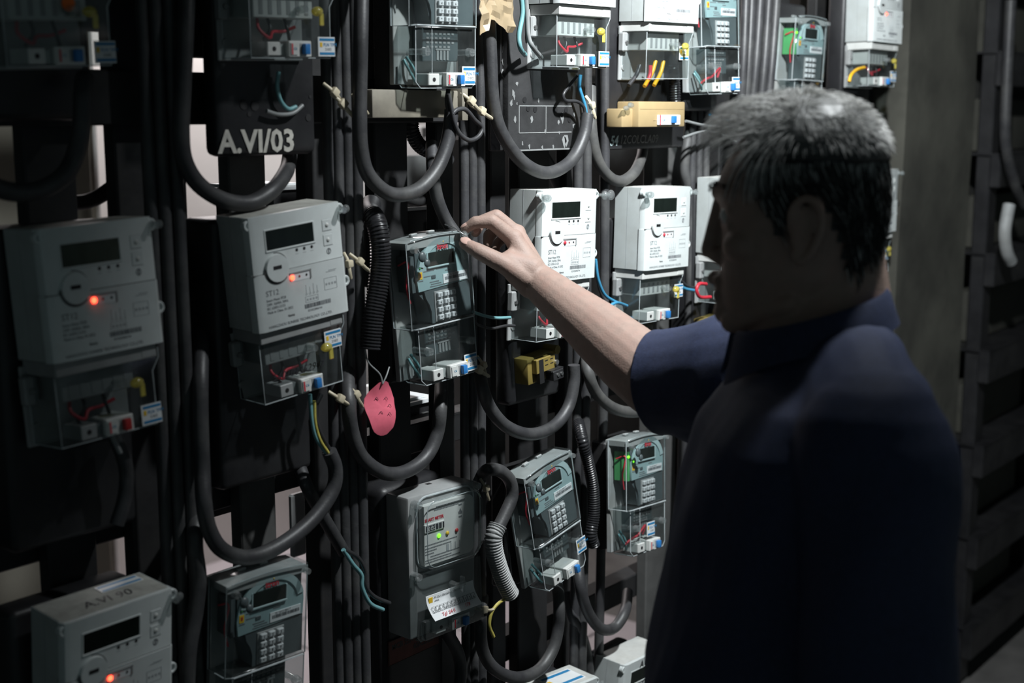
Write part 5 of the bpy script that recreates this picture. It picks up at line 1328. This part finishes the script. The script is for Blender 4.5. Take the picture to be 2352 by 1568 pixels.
def ring_at(z, fwd, hw, hdp, n=30, extra=0.0):
    c = V(NK.x, NK.y, 0) + FV * (fwd - 0.018 * min(1, max(0, (nz_ - z) / 0.1)))
    out = []
    for k in range(n):
        a = 2 * math.pi * k / n
        cs, sn = math.cos(a), math.sin(a)
        p = 0.8
        out.append(c + RV * (hw + extra) * math.copysign(abs(sn) ** p, sn) + FV * (hdp + extra) * math.copysign(abs(cs) ** p, cs) + Z3 * z)
    return out
nz_ = NK.z
TORSO = [(nz_ + 0.015, 0.000, 0.062, 0.058), (nz_ - 0.012, -0.002, 0.105, 0.070), (nz_ - 0.040, 0.004, 0.160, 0.086), (nz_ - 0.080, 0.014, 0.172, 0.105), (nz_ - 0.15, 0.022, 0.168, 0.118), (nz_ - 0.24, 0.032, 0.158, 0.120), (nz_ - 0.33, 0.048, 0.152, 0.124), (nz_ - 0.42, 0.052, 0.156, 0.122), (nz_ - 0.50, 0.040, 0.166, 0.116), (nz_ - 0.58, 0.030, 0.160, 0.108)]
LEGS = []
for s in (-1, 1):
    hip = V(NK.x, NK.y, 0) + RV * (s * 0.085) + FV * 0.03 + Z3 * (nz_ - 0.56)
    knee = V(NK.x, NK.y, 0) + RV * (s * 0.100) + FV * 0.05 + Z3 * 0.44
    ank = V(NK.x, NK.y, 0) + RV * (s * 0.105) + FV * 0.02 + Z3 * 0.075
    LEGS.append((hip, knee, ank))
def body_fn(b):
    head_prims(b)
    capsule(b, hd(0, -0.022, -0.030), 0.056, hd(0, -0.030, -0.075), 0.057)
    capsule(b, hd(0, -0.028, -0.070), 0.057, NK + Z3 * 0.0 + FV * 0.008, 0.062)
    capsule(b, hd(0, 0.020, -0.080), 0.036, NK + FV * 0.024 - Z3 * 0.005, 0.034)
    capsule(b, NK - FV * 0.012 - Z3 * 0.01, 0.038, RSH, 0.042)
    capsule(b, NK - FV * 0.012 - Z3 * 0.01, 0.038, LSH, 0.042)
    rings_loft(b, [ring_at(z, f_, w - 0.012, d - 0.014) for z, f_, w, d in reversed(TORSO)])
    arm_prims(b)
    hand_prims(b)
    for hip, knee, ank in LEGS:
        chain(b, [(hip, .085), (hip.lerp(knee, .5), .075), (knee, .056), (knee.lerp(ank, .35), .054), (ank, .036)], 18)
        capsule(b, ank - Z3 * 0.03 - FV * 0.02, .034, ank - Z3 * 0.042 + FV * 0.14, .026)
def localize(me):
    me.transform(Matrix.Translation(-ROOT)); return me
body = link('body', localize(organic('body', body_fn, 0.0024, 4, 0.5)), M_SKIN, man)

def flat_disc(name, c, nrm, along, a, bb, th, m_):
    n_ = Vector(nrm).normalized(); u_ = (Vector(along) - n_ * Vector(along).dot(n_)).normalized(); w_ = n_.cross(u_)
    mm = Matrix((u_, w_, n_)).transposed()
    return new(name, lambda b: sphere(b, Vector(c) - ROOT, 1.0, (a, bb, th), 14, 8, mm), m_, man, smooth=180)
view = ray(1100, 550).normalized()
def nail(k, up, a, bb):
    x0, y0, z0, r0 = FING[k][-2]; x1, y1, z1, r1 = FING[k][-1]
    p0, p1 = PZ(x0, y0, z0), PZ(x1, y1, z1)
    d = (p1 - p0).normalized()
    n_ = (up - d * up.dot(d)).normalized()
    flat_disc('fingernail', p1 - d * 0.002 + n_ * (r1 * 0.86), n_, d, a, bb, 0.0016, M_NAIL)
nail('thumb', Z3 * 0.75 - view * 0.75, 0.0085, 0.0064)
nail('index', Z3 * 0.9 - view * 0.35, 0.0066, 0.0046)
nail('middle', -view + Z3 * 0.2, 0.0060, 0.0044)
for s in (-1, 1):
    new('eyeball', lambda b: sphere(b, hd(s * 0.030, 0.0700, 0.014) - ROOT, 0.0115), M_EYE, man, smooth=180)
    new('iris', lambda b: sphere(b, hd(s * 0.030, 0.0775, 0.012) - ROOT, 0.0050), M_IRIS, man, smooth=180)

# polo shirt
SL = PZ(1533, 872, 1.622)
def shirt_fn(b):
    rings_loft(b, [ring_at(z, f_, w, d, 30, 0.012 if z < nz_ - 0.05 else 0.006) for z, f_, w, d in reversed(TORSO[:-1])])
    capsule(b, NK - FV * 0.016 - Z3 * 0.004, 0.060, RSH, 0.066)
    capsule(b, NK + FV * 0.02 - Z3 * 0.035, 0.062, RSH - Z3 * 0.03, 0.062)
    capsule(b, NK + FV * 0.02 - Z3 * 0.035, 0.062, LSH - Z3 * 0.03, 0.062)
    capsule(b, NK - FV * 0.016 - Z3 * 0.004, 0.060, LSH, 0.066)
    ax = (REL - RSH).normalized()
    chain(b, [(RSH, .074), (RSH.lerp(SL, .5) - Z3 * 0.010, .076), (SL, .064), (SL + ax * 0.05, .064)], 22)
    chain(b, [(RSH - Z3 * 0.05 + FV * 0.02, .072), (RSH.lerp(SL, .45) - Z3 * 0.050, .052), (RSH.lerp(SL, .8) - Z3 * 0.030, .048)], 18)   # slack under the sleeve
    chain(b, [(LSH, .070), (LSH.lerp(LEL, .5), .068), (LEL, .064), (LEL - Z3 * 0.04, .062)], 22)
sm = organic('polo_shirt', shirt_fn, 0.0045, 6, 0.5)
bm = bmesh.new(); bm.from_mesh(sm)
ax = (REL - RSH).normalized()
def cut(bm, co, no, center, rad_):
    vs = [v for v in bm.verts if (v.co - center).length < rad_]
    vset = set(vs)
    fs = [f for f in bm.faces if all(v in vset for v in f.verts)]
    es = {e for f in fs for e in f.edges}
    bmesh.ops.bisect_plane(bm, geom=vs + list(es) + fs, dist=1e-5, plane_co=co, plane_no=no, clear_outer=True)
cut(bm, SL + ax * 0.010, (ax + Z3 * 0.10).normalized(), SL + ax * 0.05, 0.125)
cut(bm, LEL + V(0, 0, 0.005), V(0, 0, -1), LEL - Z3 * 0.03, 0.12)
hemz = nz_ - 0.50
bmesh.ops.bisect_plane(bm, geom=bm.verts[:] + bm.edges[:] + bm.faces[:], dist=1e-5, plane_co=V(0, 0, hemz + 0.008), plane_no=V(0, 0, -1), clear_outer=True)
bm.normal_update()
for v in bm.verts:
    p = v.co - ROOT
    a = p.dot(RV); c = p.dot(FV); z = p.z
    # diagonal pull folds from the reaching shoulder, vertical folds lower down
    f1 = noise.noise(V(a * 9 + c * 16 + z * 9, (z - c) * 3.2, a * 4))
    f2 = noise.noise(V(a * 16 + 3, c * 16, z * 3.0))
    k = min(1, max(0, (nz_ - z) / 0.5))
    v.co += v.normal * (0.0085 * f1 * (1 - k * 0.6) + 0.007 * f2 * (0.3 + 0.7 * k))
me = bpy.data.meshes.new('polo_shirt'); bm.to_mesh(me); bm.free()
me.shade_smooth()
shirt = link('polo_shirt', localize(me), M_NAVY, man)
sol = shirt.modifiers.new('cloth', 'SOLIDIFY'); sol.thickness = 0.003; sol.offset = -1
shirt['label'] = 'navy short-sleeved polo shirt'

def collar_fn(b):
    n = 40
    rows = []
    for k in range(n + 1):
        t = rad(22) + rad(316) * k / n           # 0 = front, open at the throat
        cs, sn = math.cos(t), math.sin(t)
        rx, ry = 0.068, 0.070
        front = max(0.0, cs)
        zc = nz_ + 0.010 - 0.022 * cs
        base = V(NK.x, NK.y, 0) + FV * 0.012
        def pt(r_, z): return base + RV * (rx + r_) * sn + FV * (ry + r_) * cs + Z3 * z
        flap = 0.030 + 0.022 * front ** 3
        rows.append([pt(0.002, zc - 0.022), pt(-0.001, zc + 0.010), pt(0.002, zc + 0.026), pt(0.005, zc + 0.029), pt(0.009, zc + 0.024), pt(0.014, zc + 0.030 - flap * 0.7), pt(0.019, zc + 0.030 - flap * 1.15), pt(0.016, zc + 0.030 - flap * 1.15), pt(0.011, zc + 0.026 - flap * 0.7), pt(0.006, zc + 0.018), pt(0.004, zc - 0.022)])
    rings_loft(b, [[p - ROOT for p in r_] for r_ in rows])
col = new('collar', collar_fn, M_NAVY, shirt, smooth=60)
col['label'] = 'folded polo collar'

def trousers_fn(b):
    rings_loft(b, [ring_at(z, f_, w, d, 30, 0.008) for z, f_, w, d in reversed(TORSO[-3:])])
    for hip, knee, ank in LEGS:
        chain(b, [(hip, .098), (hip.lerp(knee, .5), .088), (knee, .073), (knee.lerp(ank, .5), .066), (ank - Z3 * 0.01, .058)], 20)
tr = link('trousers', localize(organic('trousers', trousers_fn, 0.009, 4, 0.5)), M_TROUS, man)
for hip, knee, ank in LEGS:
    def shoe(b):
        a = V(ank.x, ank.y, 0) - ROOT
        rows = []
        for s, w, h in ((-0.075, 0.020, 0.05), (-0.06, 0.036, 0.085), (0.0, 0.040, 0.090), (0.06, 0.044, 0.065), (0.12, 0.048, 0.048), (0.17, 0.040, 0.038), (0.195, 0.018, 0.025)):
            c = a + FV * s
            rows.append([c + RV * (w * math.cos(t)) + Z3 * max(0.0, h * 0.5 + h * 0.5 * math.sin(t)) for t in [2 * math.pi * k / 16 for k in range(16)]])
        rings_loft(b, rows)
    new('shoe', shoe, M_SHOE, man, smooth=60)

# hair: a thin cap and single strands
def hairline(t):
    a = abs(math.degrees(t)); a = min(a, 360 - a)
    T = ((0, 0.094), (30, 0.090), (50, 0.080), (62, 0.050), (72, 0.026), (84, -0.005), (92, 0.036), (104, 0.040), (116, 0.005), (130, -0.035), (155, -0.058), (180, -0.062))
    for (a0, z0), (a1, z1) in zip(T[:-1], T[1:]):
        if a <= a1: return z0 + (z1 - z0) * (a - a0) / (a1 - a0)
    return T[-1][1]
hb_ = bmesh.new()
tint = hb_.loops.layers.float_color.new('tint')
zs = [-0.062 + (0.126 + 0.062) * k / 34 for k in range(35)]
NS = 64
grid = {}
for i, z in enumerate(zs):
    for k in range(NS):
        t = 2 * math.pi * k / NS
        o_ = 0.0055 + 0.002 * noise.noise(V(math.cos(t) * 4, math.sin(t) * 4, z * 40)) + (0.004 if z > 0.07 else 0)
        if z - hairline(t) < 0.008: o_ *= 0.3
        grid[i, k] = hb_.verts.new(hd(*head_pt(t, z, o_)) - ROOT)
for i in range(34):
    for k in range(NS):
        t = 2 * math.pi * (k + 0.5) / NS
        if (zs[i] + zs[i + 1]) / 2 < hairline(t): continue
        f = hb_.faces.new((grid[i, k], grid[i, (k + 1) % NS], grid[i + 1, (k + 1) % NS], grid[i + 1, k]))
        gz = 0.018 + 0.30 * max(0.0, min(1.0, (zs[i] - 0.070) / 0.025))  # cap lightened towards the top, standing in for light from the lamp
        for l in f.loops: l[tint] = (gz, gz, gz * 0.98, 1)
f = hb_.faces.new([grid[34, k] for k in range(NS)])
for l in f.loops: l[tint] = (0.32, 0.32, 0.31, 1)
for v in [v for v in hb_.verts if not v.link_faces]: hb_.verts.remove(v)
rr = random.Random(21)
def strand(root, d0, d1, L, r, colr):
    n = 5; ps = []
    p = Vector(root)
    w = Vector((rr.uniform(-1, 1), rr.uniform(-1, 1), rr.uniform(-1, 1))) * 0.14
    for k in range(n + 1):
        ps.append(p.copy())
        d = (d0.lerp(d1, k / n) + w * math.sin(k * 1.1)).normalized()
        p = p + d * (L / n)
    u = (ps[1] - ps[0]).orthogonal().normalized()
    prev = None
    for k, q in enumerate(ps):
        t = (ps[min(k + 1, n)] - ps[max(k - 1, 0)]).normalized()
        u = (u - t * u.dot(t)).normalized(); wv = t.cross(u)
        rad_k = r * (1 - 0.75 * (k / n) ** 2)
        cur = [hb_.verts.new(q + (u * math.cos(a) + wv * math.sin(a)) * rad_k) for a in (0, 2.094, 4.189)]
        if prev:
            for j in range(3):
                f = hb_.faces.new((prev[j], prev[(j + 1) % 3], cur[(j + 1) % 3], cur[j]))
                f.smooth = True
                for l in f.loops: l[tint] = colr
        prev = cur
n_top = n_side = 0
while True:
    t = rr.uniform(0, 2 * math.pi); z = rr.uniform(-0.06, 0.126)
    if z < hairline(t): continue
    x, y, zz = head_pt(t, z, 0.003)
    P = hd(x, y, zz) - ROOT
    x2, y2, z2 = head_pt(t, min(z, 0.127), 0.02)
    N_ = (HR * (x2 - x) + HD * (y2 - y) + Z3 * ((z2 - zz) + max(0, (z - 0.08)) * 0.9)).normalized()
    grey = rr.random()
    top = max(0.0, min(1.0, (z - 0.052 + 0.25 * max(0, y - 0.02)) / 0.034)); top = top * top * (3 - 2 * top)
    if n_top + n_side > 13000: break
    n_top += 1; n_side += 1
    fwd = noise.noise(V(x * 30, y * 26, 7.0)); side = 1.2 * noise.noise(V(x * 26, y * 30, 1.0))
    front = max(0.0, min(1.0, (y + 0.005) / 0.05))
    dn_ = (-Z3 - N_ * (-Z3).dot(N_)); dn_ = dn_.normalized() if dn_.length > 1e-3 else HD
    c_ = max(0.0, min(1.0, (z - 0.074) / 0.040)); c_ = c_ * c_ * (3 - 2 * c_)
    flow = HD * (-0.35 + 1.1 * front + 0.9 * fwd) + HR * (side * 1.0 - 0.15)
    t0 = (N_ * (0.38 + 0.30 * front * c_) + dn_ * 0.8 * (1 - c_) + flow * (0.25 + 0.75 * c_)).normalized()
    t1 = (N_ * 0.02 + dn_ * 1.0 * (1 - c_) + flow * (0.15 + 0.85 * c_) - Z3 * (0.15 + 0.35 * front)).normalized()
    back = -HD * (0.45 if y > -0.04 else 0.0)
    s0 = (N_ * 0.30 + dn_ * 0.7 + back).normalized(); s1 = (dn_ * 0.9 + back + N_ * 0.03).normalized()
    d0 = s0.lerp(t0, top).normalized(); d1 = s1.lerp(t1, top).normalized()
    white = 0.10 + 0.78 * top  # more white strands on top, so lit crown and shaded sides are coloured in
    g = (0.62 + 0.36 * rr.random()) if grey < white else rr.uniform(0.012, 0.05)
    Ln = rr.uniform(0.010, 0.017) * (1 - top) + (rr.uniform(0.016, 0.026) * (0.7 + 0.3 * front) + 0.030 * front) * top
    strand(P + N_ * 0.002, d0, d1, Ln, rr.uniform(0.00035, 0.00058), (g, g * 0.99, g * 0.96, 1))
for s in (-1, 1):       # eyebrows
    for k in range(140):
        u_ = rr.random()
        P = hd(s * (0.012 + 0.036 * u_), 0.0945 - 0.012 * u_ - 0.010 * u_ * u_, 0.038 + 0.006 * math.sin(u_ * 2.6) + rr.uniform(-0.003, 0.003)) - ROOT
        strand(P, HR * s + HD * 0.3 + Z3 * 0.3, HR * s - HD * 0.4, 0.009, 0.0004, (0.02, 0.02, 0.02, 1))
hm = bpy.data.meshes.new('hair'); hb_.to_mesh(hm); hb_.free()
M_HAIR = bpy.data.materials.new('greying_hair_lit_top')
N, L = nodes_of(M_HAIR)
at_ = N.new('ShaderNodeAttribute'); at_.attribute_name = 'tint'
nzt = N.new('ShaderNodeTexNoise'); nzt.inputs['Scale'].default_value = 300
mxr = N.new('ShaderNodeMixRGB'); mxr.blend_type = 'MULTIPLY'; mxr.inputs['Fac'].default_value = 0.25
L.new(at_.outputs['Color'], mxr.inputs['Color1']); L.new(nzt.outputs['Color'], mxr.inputs['Color2'])
L.new(mxr.outputs['Color'], N['Principled BSDF'].inputs['Base Color'])
N['Principled BSDF'].inputs['Roughness'].default_value = 0.45
hair = link('hair', hm, M_HAIR, man)
hair['label'] = 'short greying hair with top light and side shade put into its colour'
hair['kind'] = 'stuff'
